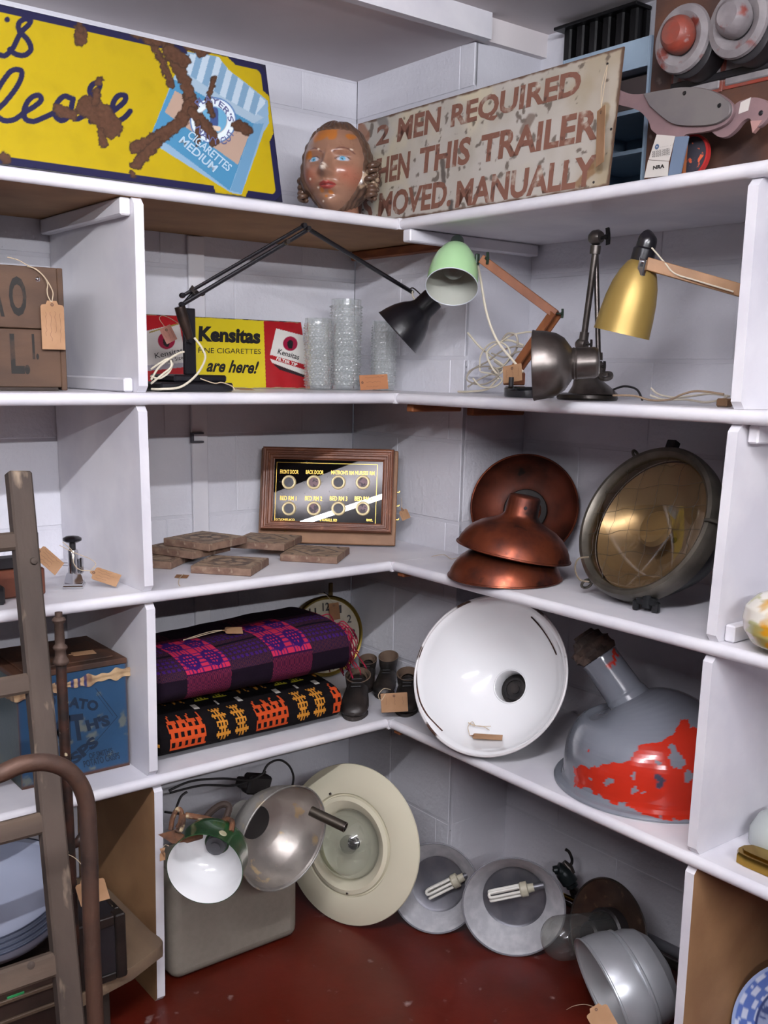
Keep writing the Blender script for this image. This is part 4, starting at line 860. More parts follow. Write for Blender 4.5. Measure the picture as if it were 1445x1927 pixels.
q = S(312, 812); mk('drawing_pin', xf(lathe([(0, .003), (.003, .002), (.005, .0002)], 14), T(q[0], q[1], 0)), chrome, cr)
W = lambda x, y, k=.012: onp(*c5(x, y), M[:3, 3]+M[:3, 2]*k, M[:3, 2])
kraft_tag('scalloped kraft price tag hanging on white string over the wooden crate', W(427, 990), M[:3, 2], V(.0, 0, 1), .0475, .098, string=[[W(427, 1000, .013), W(437, 930, .015), W(420, 880, .017), W(385, 820, .012), W(345, 770, .008), W(290, 725, .004), W(225, 708, .004)], [W(420, 998, .013), W(395, 950, .013), W(388, 900, .012), W(392, 850, .010), W(360, 790, .008), W(300, 735, .005), W(230, 700, .006), W(150, 655, .012), W(60, 630, .02)]], strw=.0011)

# ================================================================ middle compartment
ux = nrm(V(.743, -.669, 0)); nb = V(-ux[1], ux[0], 0)*-1; nb = nb if np.dot(nb, CAM-V(0, 0, 1)) > 0 else -nb
lean = .26; up = nrm(V(0, 0, 1)-nb*lean); nz = nrm(np.cross(ux, up)); M = fr(V(.140, .125, Z3+.0125), nz, x=ux); c7 = lambda x, y: (260+x/2.676, 800+y/2.676); S = lambda x, y: clampuv(M, *c7(x, y))
bb = thing('bell_indicator', 'wooden framed servant bell indicator board with eight round windows and gilt lettering', 'indicator board', M)
fw = mat('oak_frame', '7c4a30', .45, col2='5f3624', ns=8, stretch=(1, 1, 1), col3='8d5c40', ns3=30, lo3=.6, hi3=.75, bump=.25, bs=50); fwl = mat('pale_oak_side', '8b6444', .55, col2='7a5538', ns=12)
x0, y0 = S(612, 540); x1, y1 = S(1290, 122); y0 = (S(622, 520)[1]+S(1285, 550)[1])/2; y1 = (S(615, 108)[1]+S(1290, 122)[1])/2; gx0, gx1 = S(680, 330)[0], S(1228, 330)[0]; gy0 = S(950, 488)[1]; gy1 = S(950, 175)[1]
mk('backbox', box(x0-.008, x1+.010, 0, y1+.0, -.042, -.0205, .002), fwl, bb)
def rail(poly): return prism(poly, -.020, .0, .0)
def molding(a, b, c, d, e):   # outer a->b, inner d->c mitred with stepped profile
    A, B, C, D = [np.array(p) for p in (a, b, c, d)]; L = lambda t: (A+(D-A)*t, B+(C-B)*t)
    prof = [(0, -.020), (0, .001), (.06, .006), (.16, .009), (.28, .0085), (.34, .0045), (.46, .004), (.52, .0065), (.62, .0065), (.68, .002), (.86, .0015), (.92, -.003), (1, -.004), (1, -.020)]
    v = []; 
    for t, z in prof: p, q = L(t); v += [(*p, z), (*q, z)]
    n = len(prof); f = [(2*i, 2*i+1, 2*((i+1) % n)+1, 2*((i+1) % n)) for i in range(n)]+[tuple(range(0, 2*n, 2)), tuple(range(1, 2*n, 2))[::-1]]; return np.array(v), f
o4 = [(x0, y0), (x1, y0), (x1, y1), (x0, y1)]; i4 = [(gx0, gy0), (gx1, gy0), (gx1, gy1), (gx0, gy1)]
for k in range(4): mk('frame_rail', molding(o4[k], o4[(k+1) % 4], i4[(k+1) % 4], i4[k], 0), fw, bb, ang=25)
bg_ = mk('glass_panel', box(gx0+.0005, gx1-.0005, gy0+.0005, gy1-.0005, -.012, -.008), mat('black_glass', '0b0b0d', .008, col3='34343a', ns3=60, lo3=.66, hi3=.72), bb, smooth=False)
gilt = mat('gilt_paint', 'cba647', .3, .5); goldring = mat('cream_gilt_ring', 'b9a77c', .35, .2)
bw = .0013; X0, Y0 = S(683, 486); X1, Y1 = S(1205, 196)
zf = -.0077
mk('gilt_border', join(*[prism(p, zf-.0002, zf) for p in ([(X0, Y0), (X1, Y0), (X1, Y0+bw), (X0, Y0+bw)], [(X0, Y1-bw), (X1, Y1-bw), (X1, Y1), (X0, Y1)], [(X0, Y0+bw), (X0+bw, Y0+bw), (X0+bw, Y1-bw), (X0, Y1-bw)], [(X1-bw, Y0+bw), (X1, Y0+bw), (X1, Y1-bw), (X1-bw, Y1-bw)])]), gilt, bg_, smooth=False, kind='stuff')
flag = [mat('grey_flag', '55555a', .6, col2='4b4a50', ns=50), mat('mottled_pink_flag', '74585e', .5, col2='3a2c34', ns=70, lo=.48, hi=.52)]
cols = [757, 883, 1007, 1130]; rws = [286, 418]
for j, ry in enumerate(rws):
    for i, cx_ in enumerate(cols):
        q = S(cx_, ry); w = mk('window', xf(lathe([(0, zf+.0003), (.0135, zf+.0003), (.0135, zf), (0, zf)], 32), T(q[0], q[1], 0)), flag[i % 2], bg_); mk('window_ring', xf(lathe([(.0136, zf), (.0136, zf+.001), (.0165, zf+.0003), (.0195, zf+.001), (.0205, zf)], 36, True), T(q[0], q[1], 0)), goldring, w)
lt = [('FRONT DOOR', 712, 806, 242, 224), ('BACK DOOR', 842, 932, 244, 226), ("MATRON'S RM", 970, 1084, 246, 228), ('NURSES RM', 1090, 1190, 248, 230), ('BED RM 1', 711, 795, 376, 356), ('BED RM 2', 837, 925, 377, 357), ('BED RM 3', 963, 1052, 378, 358), ('BED RM 4', 1088, 1178, 379, 359), ('D.T.JONES.&CO.', 690, 788, 481, 470), ('6 RUSSELL RD', 912, 1000, 482, 471), ('RHYL', 1148, 1180, 483, 472)]
for s_, a, b, c, d in lt: p0, p1 = S(a, c), S(b, d); mk('lettering', textg(s_, p0[0], p0[1], p1[0], p1[1], zf, off=.02), gilt, bg_, smooth=False)
for x, y in ((740, 535), (1170, 535)): q = S(x, y); mk('brass_pin', xf(lathe([(0, .0055), (.0015, .005), (.002, .003)], 10), T(q[0], q[1], 0)), brass, bb)
for y in (330, 400, 470): q = S(1300, y); mk('hook', xf(tube(spl([(x1+.009, q[1], -.034), (x1+.016, q[1], -.034), (x1+.017, q[1]+.004, -.034)], 4), .0014, 6), np.eye(4)), brass, bb)
o = apply(M, [[x1+.024, S(1305, 408)[1], -.030]])[0]
kraft_tag('small kraft price tag hanging on string from the side of the bell indicator board', o, nz*1.0+ux*.3, up*.85-ux*.45, .026, .036, string=[[o, o+up*.012+ux*.001, o+up*.028-ux*.002]], lines=2)

# ---- patterned encaustic tiles
tile_side = mat('tile_clay', '806756', .85, col2='684f43', ns=30, col3='8b7866', ns3=50, lo3=.6, hi3=.68, bump=.5, bs=120)
def tile(label, ca, cb, z, pat, sz=.152, th=.019, tilt=(0, 0)):
    """ca, cb: pixels of two neighbouring corners (front edge) of the top face at height z"""
    A, B = onz(*c7(*ca), z+th), onz(*c7(*cb), z+th); d = nrm((B-A)*V(1, 1, 0)); n = V(-d[1], d[0], 0); n = n if np.dot(n, FW) > 0 else -n
    M = np.eye(4); M[:3, 0] = d; M[:3, 1] = np.cross(V(0, 0, 1), d); M[:3, 2] = (0, 0, 1)
    if np.dot(M[:3, 1], n) < 0: A, d = B, -d; M[:3, 0] = d; M[:3, 1] = np.cross(V(0, 0, 1), d)
    M[:3, 3] = V(A[0], A[1], z+.0005)+M[:3, 0]*sz/2+M[:3, 1]*sz/2; M = M@rotx(tilt[0])
    t = thing('encaustic_tile', label, 'tile', M, 'old patterned floor tiles')
    v, f = grid(44, 44, lambda u, w: np.c_[(u-.5)*(sz-.003), (w-.5)*(sz-.003), th+0*u]); X, Y = v[:, 0]/sz*2, v[:, 1]/sz*2; r = np.hypot(X, Y); a = np.arctan2(Y, X); n = fbm(v, 40, 4, pat)
    c = np.tile(lin('a08a74'), (len(v), 1)); dk = 'tile'
    if pat % 3 == 0: m = (np.abs(r-.62) < .09) | (np.abs(np.hypot(np.abs(X)-.3, np.abs(Y)-.3)-.3) < .07) | ((np.abs(X) > .86) | (np.abs(Y) > .86)) & (np.sin(X*20)*np.sin(Y*20) > .1)
    elif pat % 3 == 1: m = (np.abs(np.hypot(np.abs(X)-.48, np.abs(Y)-.48)-.36) < .06) | (np.hypot(X, Y) < .14) | (np.abs(np.abs(X)-.93) < .03) | (np.abs(np.abs(Y)-.93) < .03)
    else: m = (np.abs(np.abs(X)+np.abs(Y)-.8) < .08) | (r < .25+.12*np.cos(4*a)) | (np.abs(np.hypot(np.abs(X)-.9, np.abs(Y)-.9)-.3) < .05)
    c = mixc(c, m*.8, ['3f3438', '4b302a', '36303a'][pat % 3]); c = mixc(c, (n-.42)*3.2, '83705f'); c = mixc(c, sstep(fbm(v, 90, 3, pat+5), .58, .66)*.6, '6a5040')
    mk('glazed_face', (v, f), mat('worn_tile_face', attr=True, rough=.7, bump=.3, bs=120, bd=.001), t, smooth=False, col=c)
    bx = box(-sz/2, sz/2, -sz/2, sz/2, 0, th-.0003, .0015); mk('clay_body', bx, tile_side, t)
    return t
h = .0198
tile('patterned tile lying flat on the shelf, frontmost of the pile', (568, 725), (685, 652), Z3, 0)
tile('patterned tile lying flat at the right end of the tile pile', (1002, 665), (1082, 602), Z3, 2)
tile('bottom tile at the left of the pile, its dusty corner showing near the upright', (165, 690), (255, 650), Z3, 1)
tile('patterned tile with two pale rosettes beside the white upright, second layer', (275, 640), (455, 600), Z3+h, 1)
tile('patterned tile in the middle of the pile below the bell board', (735, 600), (847, 545), Z3+h, 2)
tile('topmost tile lying across the tile pile', (358, 600), (645, 540), Z3+2*h, 0)
kraft_tag('small brown card tag lying on the shelf edge in front of the tiles', onz(340, 1087, Z3+.002), V(0, -.05, 1), V(-.6, -.8, 0), .030, .030, m=kraft2, write=False, clip=False, string=[[onz(345, 1081, Z3+.003), onz(338, 1088, Z3+.006), onz(336, 1098, Z3+.004), onz(339, 1103, Z3+.001)]], strw=.001)

# ---- copper shades
copper = mat('copper', '7d402a', .30, .75, col2='44241f', ns=13, lo=.40, hi=.62, rough2=.5, col3='2a1a18', ns3=16, lo3=.58, hi3=.66, bump=.1, bs=40); copper_in = mat('tarnished_copper', '6a3322', .45, .5, col2='3a1e17', ns=9, lo=.38, hi=.62, col3='1f1715', ns3=16, lo3=.60, hi3=.66, bump=.15, bs=40)
pc = [(1, 0), (.985, .035), (.955, .12), (.90, .22), (.80, .34), (.66, .44), (.50, .51), (.40, .55), (.33, .60), (.29, .66), (.275, .95), (.25, .98), (0, .985)]
def cshade(label, MS, R, kind=1.):
    t = thing('copper_lampshade', label, 'lampshade', MS, None); s = mk('shade', shell([(r*R, -z*R*kind) for r, z in pc], .0011), [copper, copper_in], t, ang=50)
    mk('rolled_rim', tube([(R*math.cos(a), R*math.sin(a), 0) for a in np.linspace(0, 2*np.pi, 72, endpoint=False)], .0026, 8, True), copper, s)
    for a in (0.6, 2.2, 3.8): mk('vent_hole', xf(lathe([(0, .0012), (.004, .0010), (.0045, 0)], 12), fr((.287*R*math.cos(a), .287*R*math.sin(a), -.80*R), (math.cos(a), math.sin(a), .05))), blk, s)
    return t
MS, R = pose(986, 953, 100, 12, -.2, -.6, [(1, 0)], zs=Z3+.003)
cshade('copper lampshade standing on its rim against the wall, hollow side showing', MS, R, .8)
mk('socket_collar', lathe([(.30*R, -.42*R), (.42*R, -.39*R), (.40*R, -.36*R), (.30*R, -.37*R)], 40, True), mat('sooty_metal', '1f1a19', .6, .3), None).parent = bpy.data.objects['copper_lampshade']
P = onz(962, 1110, Z3); R = 110/FPX*(dep(P)+.05); C_ = P+nrm(FW*V(1, 1, 0))*R
cshade('copper lampshade lying rim down on the shelf beneath another copper shade', fr(V(C_[0], C_[1], Z3+.004), V(0, 0, -1), x=V(.3, 1, 0)), R)
d = dep(C_)-.012; MS, R = pose(966, 1037, 108, 98, -.21, .977, [], depth=d)
cshade('upper copper lampshade tilted on top of the other one, with purple tarnish and neck upward', MS, R)
mk('tag_string', tube([loc(fr(V(C_[0], C_[1], Z3+.004), V(0, 0, -1), x=V(.3, 1, 0)), q) for q in spl([onz(812, 1047, Z3+.004), onz(835, 1044, Z3+.007), onz(850, 1052, Z3+.004), onz(870, 1046, Z3+.006)], 6)], .0009, 6), twine, bpy.data.objects['copper_lampshade.001'])

# ---- searchlight
MS, R = pose(1216, 984, 153, 44, -.85, -.53, [(1.0, -.19), (.84, -.42), (.62, -.80)], zs=Z3+.002)
slt = thing('floodlight', 'large black industrial floodlight with mesh-wired glass front and eye bolts', 'lamp', MS)
ringm = mat('worn_grey_ring', '625d54', .4, .6, col2='4a463f', ns=14, bump=.15, bs=50); bodym = mat('black_cast_body', '17181a', .4, .3, bump=.2, bs=50)
mk('front_ring', lathe([(R*.86, .0), (R*.88, .012), (R*.92, .018), (R*.97, .016), (R*.995, .008), (R, -.004), (R*.985, -.028), (R*.93, -.034), (R*.88, -.02)], 96, True), ringm, slt)
mirror = mat('aged_reflector', 'b5ab9c', .22, .4, col2='978c7e', ns=4, bump=.12, bs=12, bd=.006)
a_ = np.linspace(0, 1, 14); mk('reflector', lathe([(R*(.04+.84*t), -R*(.42*(1-t**2))-.03) for t in a_][::1], 72, caps=False), mirror, slt, ang=80)
mk('front_glass', lathe([(R*.885*math.sin(t), .002+R*.10*math.cos(t)-R*.0) for t in np.linspace(math.pi/2, .0001, 12)]+[(R*.885*math.sin(t), -.001+R*.10*math.cos(t)) for t in np.linspace(.0001, math.pi/2, 12)], 72, True), clearmat('brown_clear_glass', 'ece4d6', 1.4), slt, ang=80)
mk('housing', lathe([(R*.90, -.030), (R*.88, -.055), (R*.80, -.085), (R*.60, -.140), (R*.35, -.150), (0, -.150)], 64, caps=False), bodym, slt, ang=40)
mk('bulb_shield', lathe([(0, -R*.12), (R*.2, -R*.14), (R*.24, -R*.2), (R*.2, -R*.24), (0, -R*.26)], 32), mat('pale_shield', 'b9ad96', .3, .5), slt)
mk('shield_stem', rod(V(0, 0, -R*.25), V(0, 0, -R*.46), .006), ringm, slt)
gm = []; rr = random.Random(8)
sph = lambda x, y: .004+R*.10*math.sqrt(max(0, 1-(x*x+y*y)/(R*.885)**2))
B0 = inv(MS)[:3, :3]; iu = B0@UP; th = math.atan2(iu[1], iu[0])
for k in range(12):
    ph = th+(math.pi/2 if k >= 6 else 0); o_ = (-.72+.288*(k % 6))*R; L = math.sqrt(max((R*.87)**2-o_**2, 0))*.98; pts = []
    for s in np.linspace(-1, 1, 17):
        x = s*L; y = o_+(.003*math.sin(s*9+k))+rr.uniform(-.002, .002); X, Y = x*math.cos(ph)-y*math.sin(ph), x*math.sin(ph)+y*math.cos(ph); pts.append((X, Y, sph(X, Y)))
    mk('mesh_wire', tube(spl(pts, 3), .0005, 5), mat('mesh_wire_dark', '2e2a25', .6, .2), slt)
def rim_at(x, y): q = clampuv(MS, x, y); q = q/np.linalg.norm(q); return q
for (x, y, rr_) in ((1192, 852, .011), (1104, 1092, .012)):
    q = rim_at(x, y)*R*1.02; e = mk('eye_bolt', tube([(q[0]*(1+.0)+q[0]/R*(.012+rr_*math.cos(a)), q[1]+q[1]/R*(.012+rr_*math.cos(a)), -.008+rr_*math.sin(a)) for a in np.linspace(0, 2*np.pi, 22, endpoint=False)], .0032, 8, True), ringm, slt)
    mk('bolt_shank', rod(np.append(q*.985, -.008), np.append(q*1.04, -.008), .004), ringm, e)
q = rim_at(1326, 985)*R; t_ = np.array([-q[1], q[0]])/R
mk('side_clip', tube(spl([np.append(q*.93, .020), np.append(q*1.03, .016), np.append(q*1.09, -.01), np.append(q*1.08, -.05), np.append(q*.95, -.07)], 5), .004, 8), ringm, slt)
q = rim_at(1262, 852)*R; mk('hinge_lug', xf(box(-.012, .012, -.008, .012, -.02, .012, .002), fr(np.append(q*1.02, 0), (q[0], q[1], .001))), bodym, slt)
q = rim_at(1150, 1118); w = q*R
mk('bracket_arm', xf(box(-.028, .028, -.010, .010, -.026, -.010, .003), fr(np.append(rim_at(1130, 1106)*R*1.02, -.045), np.append(rim_at(1130, 1106), 0))), bodym, slt)
mk('tie_wire', tube(spl([loc(MS, atd(*p, dep(atd(1100, 1080, 1))*1.0*(np.dot(MS[:3, 3]-CAM, FW)-.02))) for p in ((1108, 1048), (1088, 1052), (1082, 1070), (1090, 1090), (1108, 1095))], 6), .0020, 6), mat('dull_wire', '6a5e4e', .6), slt)
G = onz(1226, 1142, Z3+.016); g_ = loc(MS, G)
mk('foot_clamp', xf(join(box(-.022, .022, -.010, .010, .004, .02, .003), box(-.03, -.016, -.008, .008, -.010, .012, .003), box(.012, .028, -.008, .008, -.010, .012, .003), lathe([(0, -.002), (.012, -.002), (.012, .03), (0, .03)], 12)), inv(MS)@fr(V(G[0]+.01, G[1]+.02, Z3+.0115), V(0, 0, 1), x=V(.3, -1, 0))), bodym, slt)
a = rim_at(1240, 1115); ph = math.atan2(a[1], a[0])+.10
v, f = grid(8, 3, lambda u, w: np.c_[(R*.883)*np.cos(ph+(u-.5)*.15), (R*.883)*np.sin(ph+(u-.5)*.15), -.050+.010*w]); mk('white_sticker', (v, f), mat('sticker_white', 'c9c9ce', .5), slt)

# ---- left of the upright: seal press, and an old block behind the ladder
P = onz(146, 1108, Z3); sp = thing('seal_press', 'small chromed hand press with black mushroom knob on the shelf', 'press', T(P[0], P[1]+.02, Z3+.001)@rotz(-.5))
mk('base', prism([(-.022, -.022), (.022, -.022), (.022, .03), (-.022, .03)], 0, .006, .002), chrome, sp); mk('skirt', join(box(-.02, .02, -.020, .028, .0065, .010), lathe([(.021, .010), (.017, .026), (.014, .032), (0, .032)], 4)), chrome, sp, ang=20)
mk('column', xf(lathe([(0, 0), (.012, 0), (.012, .05), (.010, .053), (0, .053)], 24), T(0, .002, .032)), chrome, sp); mk('side_frame', box(.0125, .022, -.004, .010, .03, .066, .003), chrome, sp)
mk('plunger', xf(lathe([(0, 0), (.007, 0), (.007, .016), (0, .016)], 16), T(0, .002, .0855)), blk, sp); mk('knob', xf(lathe([(0, 0), (.014, .0), (.0205, .004), (.0205, .009), (.014, .013), (0, .014)], 32), T(0, .002, .1015)), blackm, sp)
q = lambda x, y: ony(x, y, P[1]+.0)
o = q(168, 1078); kraft_tag('kraft price tag tied with string to the small chrome press', V(o[0], o[1]-.006, o[2]+.004), V(-.25, -.75, .75), V(-.75, .35, .45), .034, .066, string=[[V(o[0], o[1]-.006, o[2]+.006), q(150, 1072), q(139, 1060), q(137, 1040), q(130, 1030), q(118, 1020)], [V(o[0], o[1]-.006, o[2]+.006), q(180, 1062), q(170, 1052), q(150, 1044), q(135, 1038), q(112, 1026)]], strw=.0009)
c9 = lambda x, y: (x/3.0125, 860+y/3.0125); YB = .12; Q9 = lambda x, y, Y=YB: ony(*c9(x, y), Y)
ob = thing('wooden_plane', 'old brown wooden plane with black end partly hidden behind the ladder', 'tool')
a, b = Q9(-90, 720), Q9(240, 600); rb = mat('red_brown_wood', '6b3c2a', .5, col2='532c20', ns=8, bump=.1, bs=40)
mk('stock', box(a[0], Q9(238, 660)[0], .10, .16, Z3+.001, Q9(0, 640)[2], .004), rb, ob); mk('upper_body', box(a[0], Q9(215, 600)[0], .11, .15, Q9(0, 640)[2]+.0005, Q9(0, 575)[2], .003), blk, ob); mk('blade_block', box(Q9(190, 500)[0], Q9(220, 500)[0], .118, .142, Q9(0, 575)[2]+.001, Q9(200, 425)[2], .002), blk, ob)
mk('black_toe', box(Q9(-60, 800, .06)[0], Q9(24, 800, .06)[0], .05, .098, Z3+.001, Q9(0, 730, .06)[2], .004), blk, ob)
o = Q9(205, 520, .09); kraft_tag('kraft price tag hanging slanted behind the ladder upright', o, V(.15, -.9, .35), V(-.62, 0, .75), .036, .066, string=[[o, Q9(190, 500, .11)]])
mk('fork_prongs', join(rod(Q9(320, 598, .2), Q9(412, 600, .2), .0012, 6), rod(Q9(320, 612, .2), Q9(412, 618, .2), .0012, 6)), chrome, sp).matrix_parent_inverse = sp.matrix_world.inverted() if False else Matrix(inv(T(P[0], P[1]+.02, Z3+.001)@rotz(-.5)).tolist())

# ================================================================ lower shelf
# ---- blue crisp tin
p0, p1 = onz(43, 1489, Z4), onz(240, 1437, Z4); TX0, TX1, TY = p0[0], p1[0], .102; TH_ = ony(237, 1238, TY)[2]-Z4
M = fr(V(TX0, TY, Z4+.001), V(0, -1, 0), x=V(1, 0, 0)); S = lambda x, y: clampuv(M, *c9(x, y)); W9 = TX1-TX0; DT = .235
tin = thing('crisp_tin', 'large faded blue square tin with black lettering, torn paper band and rusty lid', 'tin', M)
def tcol(v, px):
    n = fbm(v, 14, 5, 5); c = np.tile(lin('214260'), (len(v), 1)); c = mixc(c, (n-.42)*2, '1d3a54'); c = mixc(c, sstep(fbm(v, 40, 4, 8), .62, .72)*.6, '6b6a55'); c = mixc(c, 1-sstep(v[:, 1], .004, .010), '4a2f24')
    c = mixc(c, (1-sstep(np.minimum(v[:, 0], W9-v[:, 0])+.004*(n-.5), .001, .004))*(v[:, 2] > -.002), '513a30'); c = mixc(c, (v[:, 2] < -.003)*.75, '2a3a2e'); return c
g = join(grid(90, 90, lambda u, w: np.c_[u*W9, w*(TH_-.014), 0*u]), grid(40, 60, lambda u, w: np.c_[0*u, w*(TH_-.014), -DT*(1-u)]), grid(40, 60, lambda u, w: np.c_[0*u+W9, w*(TH_-.014), -DT*u]), box(0.001, W9-.001, 0, TH_-.015, -DT, -.0005))
mk('body', g, mat('printed_tin', attr=True, rough=.45, bump=.15, bs=50), tin, smooth=False, col=tcol(np.asarray(g[0]), None))
mk('lid', join(box(-.002, W9+.002, TH_-.0135, TH_, -DT-.002, .002, .002), box(.02, W9-.02, TH_+.0002, TH_+.003, -DT+.02, -.02, .002)), mat('rusty_lid', '3b2c25', .55, .3, col2='5a3c2c', ns=14, bump=.2, bs=60), tin)
tk = mat('tin_black_print', '152436', .5); T2 = lambda a, b, h, s_, off=.02: turned(c9(*a), c9(*b), h/3.0125, s_, M, tk, '', tin, off=off)
for g_ in (T2((225, 1440), (372, 1385), 66, 'POT', .05), T2((385, 1418), (552, 1442), 62, 'ATO', .05), T2((190, 1625), (405, 1610), 150, 'SMI', .03), T2((408, 1612), (490, 1600), 150, 'T', .05), T2((497, 1555), (628, 1520), 66, "H'S", .06), T2((230, 1745), (400, 1765), 66, 'CRI', .03), T2((425, 1745), (565, 1625), 62, 'SPS', .05), T2((508, 1712), (642, 1678), 34, "OF SMITH'S"), T2((478, 1760), (682, 1708), 38, 'POTATO CRISPS')): mk('lettering', g_, tk, tin, smooth=False)
q = [S(*p) for p in ((540, 1310), (665, 1472), (445, 1725), (180, 1560), (300, 1330))]; mk('diamond_line', ribbon([q[0], q[1]], .0016, .0008), tk, tin, smooth=False); mk('diamond_line', ribbon([q[1], q[2]], .0016, .0008), tk, tin, smooth=False)
q = [S(*p) for p in ((548, 1345), (640, 1468), (540, 1560))]; mk('diamond_line', ribbon(q[:2], .0011, .0008), tk, tin, smooth=False)
band = []; rr = random.Random(4)
def bandpt(u, w):
    x = W9*u; top = S(470, 1278)[1]+(S(745, 1225)[1]-S(300, 1300)[1])*0; y = top-.004+.012*u+(w-.5)*(.020+.006*np.sin(u*23)+.005*np.sin(u*51+1)); return np.c_[-.006+(W9+.0135)*u, y, .003+.0015*np.sin(u*40)+.001*np.cos(w*9)]
v, f = grid(120, 8, bandpt); px = pjs(apply(M, v)); n = fbm(v, 60, 4, 5); c = mixc(np.tile(lin('a98e6b'), (len(v), 1)), (n-.4)*3, '7d6248'); k = (v[:, 0] > W9*.42) & (v[:, 0] < W9*.62); c[k & (np.sin(v[:, 0]*420) > .2)] = lin('232a5a'); k = (v[:, 0] > W9*.22) & (v[:, 0] < W9*.36); c[k & (n < .5)] = lin('2a2640'); c = mixc(c, sstep(fbm(v, 30, 3, 15), .56, .66)*.7, '5a3428')
mk('paper_band', join((v, f), (np.asarray(v)-V(0, 0, .0012), [q[::-1] for q in f])), mat('torn_paper', attr=True, rough=.8, bump=.4, bs=80), tin, col=np.vstack([c, c]))
mk('paper_band_side', grid(30, 5, lambda u, w: np.c_[-.0035+.001*np.sin(u*30), S(470, 1278)[1]-.006-.02*u+(w-.5)*.026*(1-.3*u), .002-u*.16]), mat('torn_paper_edge', '9a8264', .8, col2='6d5440', ns=30), tin)
kraft_tag('kraft price tag lying flat on the rusty lid of the blue tin', V(*apply(M, [[W9*.58, TH_+.006, -.075]])[0]), V(0, -.02, 1), V(-1, .1, 0), .03, .06, lines=2)

# ---- folded blankets
def blanket(label, x0, x1, y0, y1, z0, h, pat, seed, name='folded_blanket'):
    t = thing(name, label, 'blanket', T(x0, y0, z0)); L = x1-x0; D = y1-y0; nx = 300 if pat else 300; nv = 200; e = 2/3.0
    def fn(u, w):
        a = -np.pi*.5-w*2*np.pi      # start bottom centre, go up the front
        cx, sz = np.cos(a), np.sin(a); yy = np.sign(cx)*np.abs(cx)**e; zz = np.sign(sz)*np.abs(sz)**e
        end = 1-np.clip(np.maximum((.04-u), (u-.96))/.04, 0, 1)**2*.35; x = u*L; P3 = np.c_[x*3, yy, zz]
        bump = 1+.05*(fbm(P3, 1.6, 3, seed)-.5)*2; sag = .012*np.sin(u*3.1+seed)*(zz > 0)+.018*(fbm(np.c_[x*5, yy*1.2, 0*x], 1, 3, seed+4)-.5)*(zz > 0)
        crease = -.004*np.exp(-((zz-.05)/.10)**2)*(yy < -.5)
        return np.c_[x, D/2+yy*D/2*end*bump-crease*0, np.maximum(h/2+zz*h/2*end*(1+(0))+sag*(zz+0.0), .0005)]
    v, f = grid(nx, nv, fn); n1 = nv+1; caps = []
    # close the ends with a fan
    vv = [v]; ff = list(f)
    for i in (0, nx):
        ring = list(range(i*n1, i*n1+nv)); c0 = v[ring].mean(0)+V(-.006 if i == 0 else .006, 0, 0); k = len(v)+len(vv)-1; vv.append(c0[None]); 
        for j in range(nv): a, b = ring[j], ring[(j+1) % nv]; ff.append((a, b, k) if i == 0 else (b, a, k))
    v = np.vstack(vv); dl_ = np.linalg.norm(np.diff(v[:n1*1][:, 1:3], axis=0), axis=1)
    sarr = np.concatenate([[0], np.cumsum(dl_)]); fc = []
    F = np.array([q[0] for q in ff]); xi = (F//n1)*L/nx; si = sarr[np.minimum(F % n1, nv)]; xi = np.where(F >= n1*(nx+1), 0, xi)
    rgb = pat(xi, si, x0, sarr, D, h, v[np.minimum(F, len(v)-1)]); loops = np.repeat(rgb, [len(q) for q in ff], axis=0)
    o = mk('cloth', (v, ff), mat('wool', attr=True, rough=.95, bump=.5, bs=260, bd=.001, spec=.1), t, ang=60, col=loops, dom='CORNER'); return t
def tri(a, p): return np.abs((a % p)-p/2)
def patlow(x, s, x0, sarr, D, h, P):
    c = np.tile(lin('100d0f'), (len(x), 1)); fs = s-D/2*.83+.030; per = .237; X = x+x0-(-.617); col_ = X % per; cell = .0043
    def put(m, cc): c[m] = lin(cc)
    i = np.floor(col_/cell); j = np.floor((fs)/cell)
    for base, flip, cc1, cc2, jl, jh in ((0, 1, 'b4451f', 'b77a2c', 0, 16), (23, -1, 'b77a2c', 'b5a92c', 0, 12), (44, 1, '9d3f2a', 'a07830', 0, 12)):
        jj = j-base
        if flip < 0: jj = jh-jj
        lat = (col_ < .095); H = jh-5+np.where(lat, 1.6*(3-tri(i, 6)), 0); i2 = i+2*((jj//4) % 2); hole = (((i2 % 4) >= 1) & ((i2 % 4) <= 2) & ((jj % 4) >= 1) & ((jj % 4) <= 2))
        big = (((i//4+jj//4) % 2) == 0) & ((i % 4) <= 2) & ((jj % 4) <= 2) & ((i % 4) >= 0) ; m = lat & (jj >= 0) & (jj < H) & ~hole; put(m, cc1)
        for a0 in (.118, .170):
            q = np.floor((col_-a0)/cell); mid = 5; hw = 2.2+1.4*(2-tri(jj, 4.5)); m = (q >= 0) & (q < 11) & (np.abs(q-mid) <= hw) & (jj >= 0) & (jj < jh) & ~((q % 2 == 1) & (jj % 3 < 2)); put(m, cc2)
    w = (np.abs(fs-19.5*cell) < .0085) & (((col_ > .098) & (col_ < .113)) | ((col_ > .222) & (col_ < .236))); put(w, 'bdb6ad'); w = (np.abs(fs-20*cell) < .0085) & (np.abs(col_-.168) < .0035); put(w, 'bdb6ad'); return c
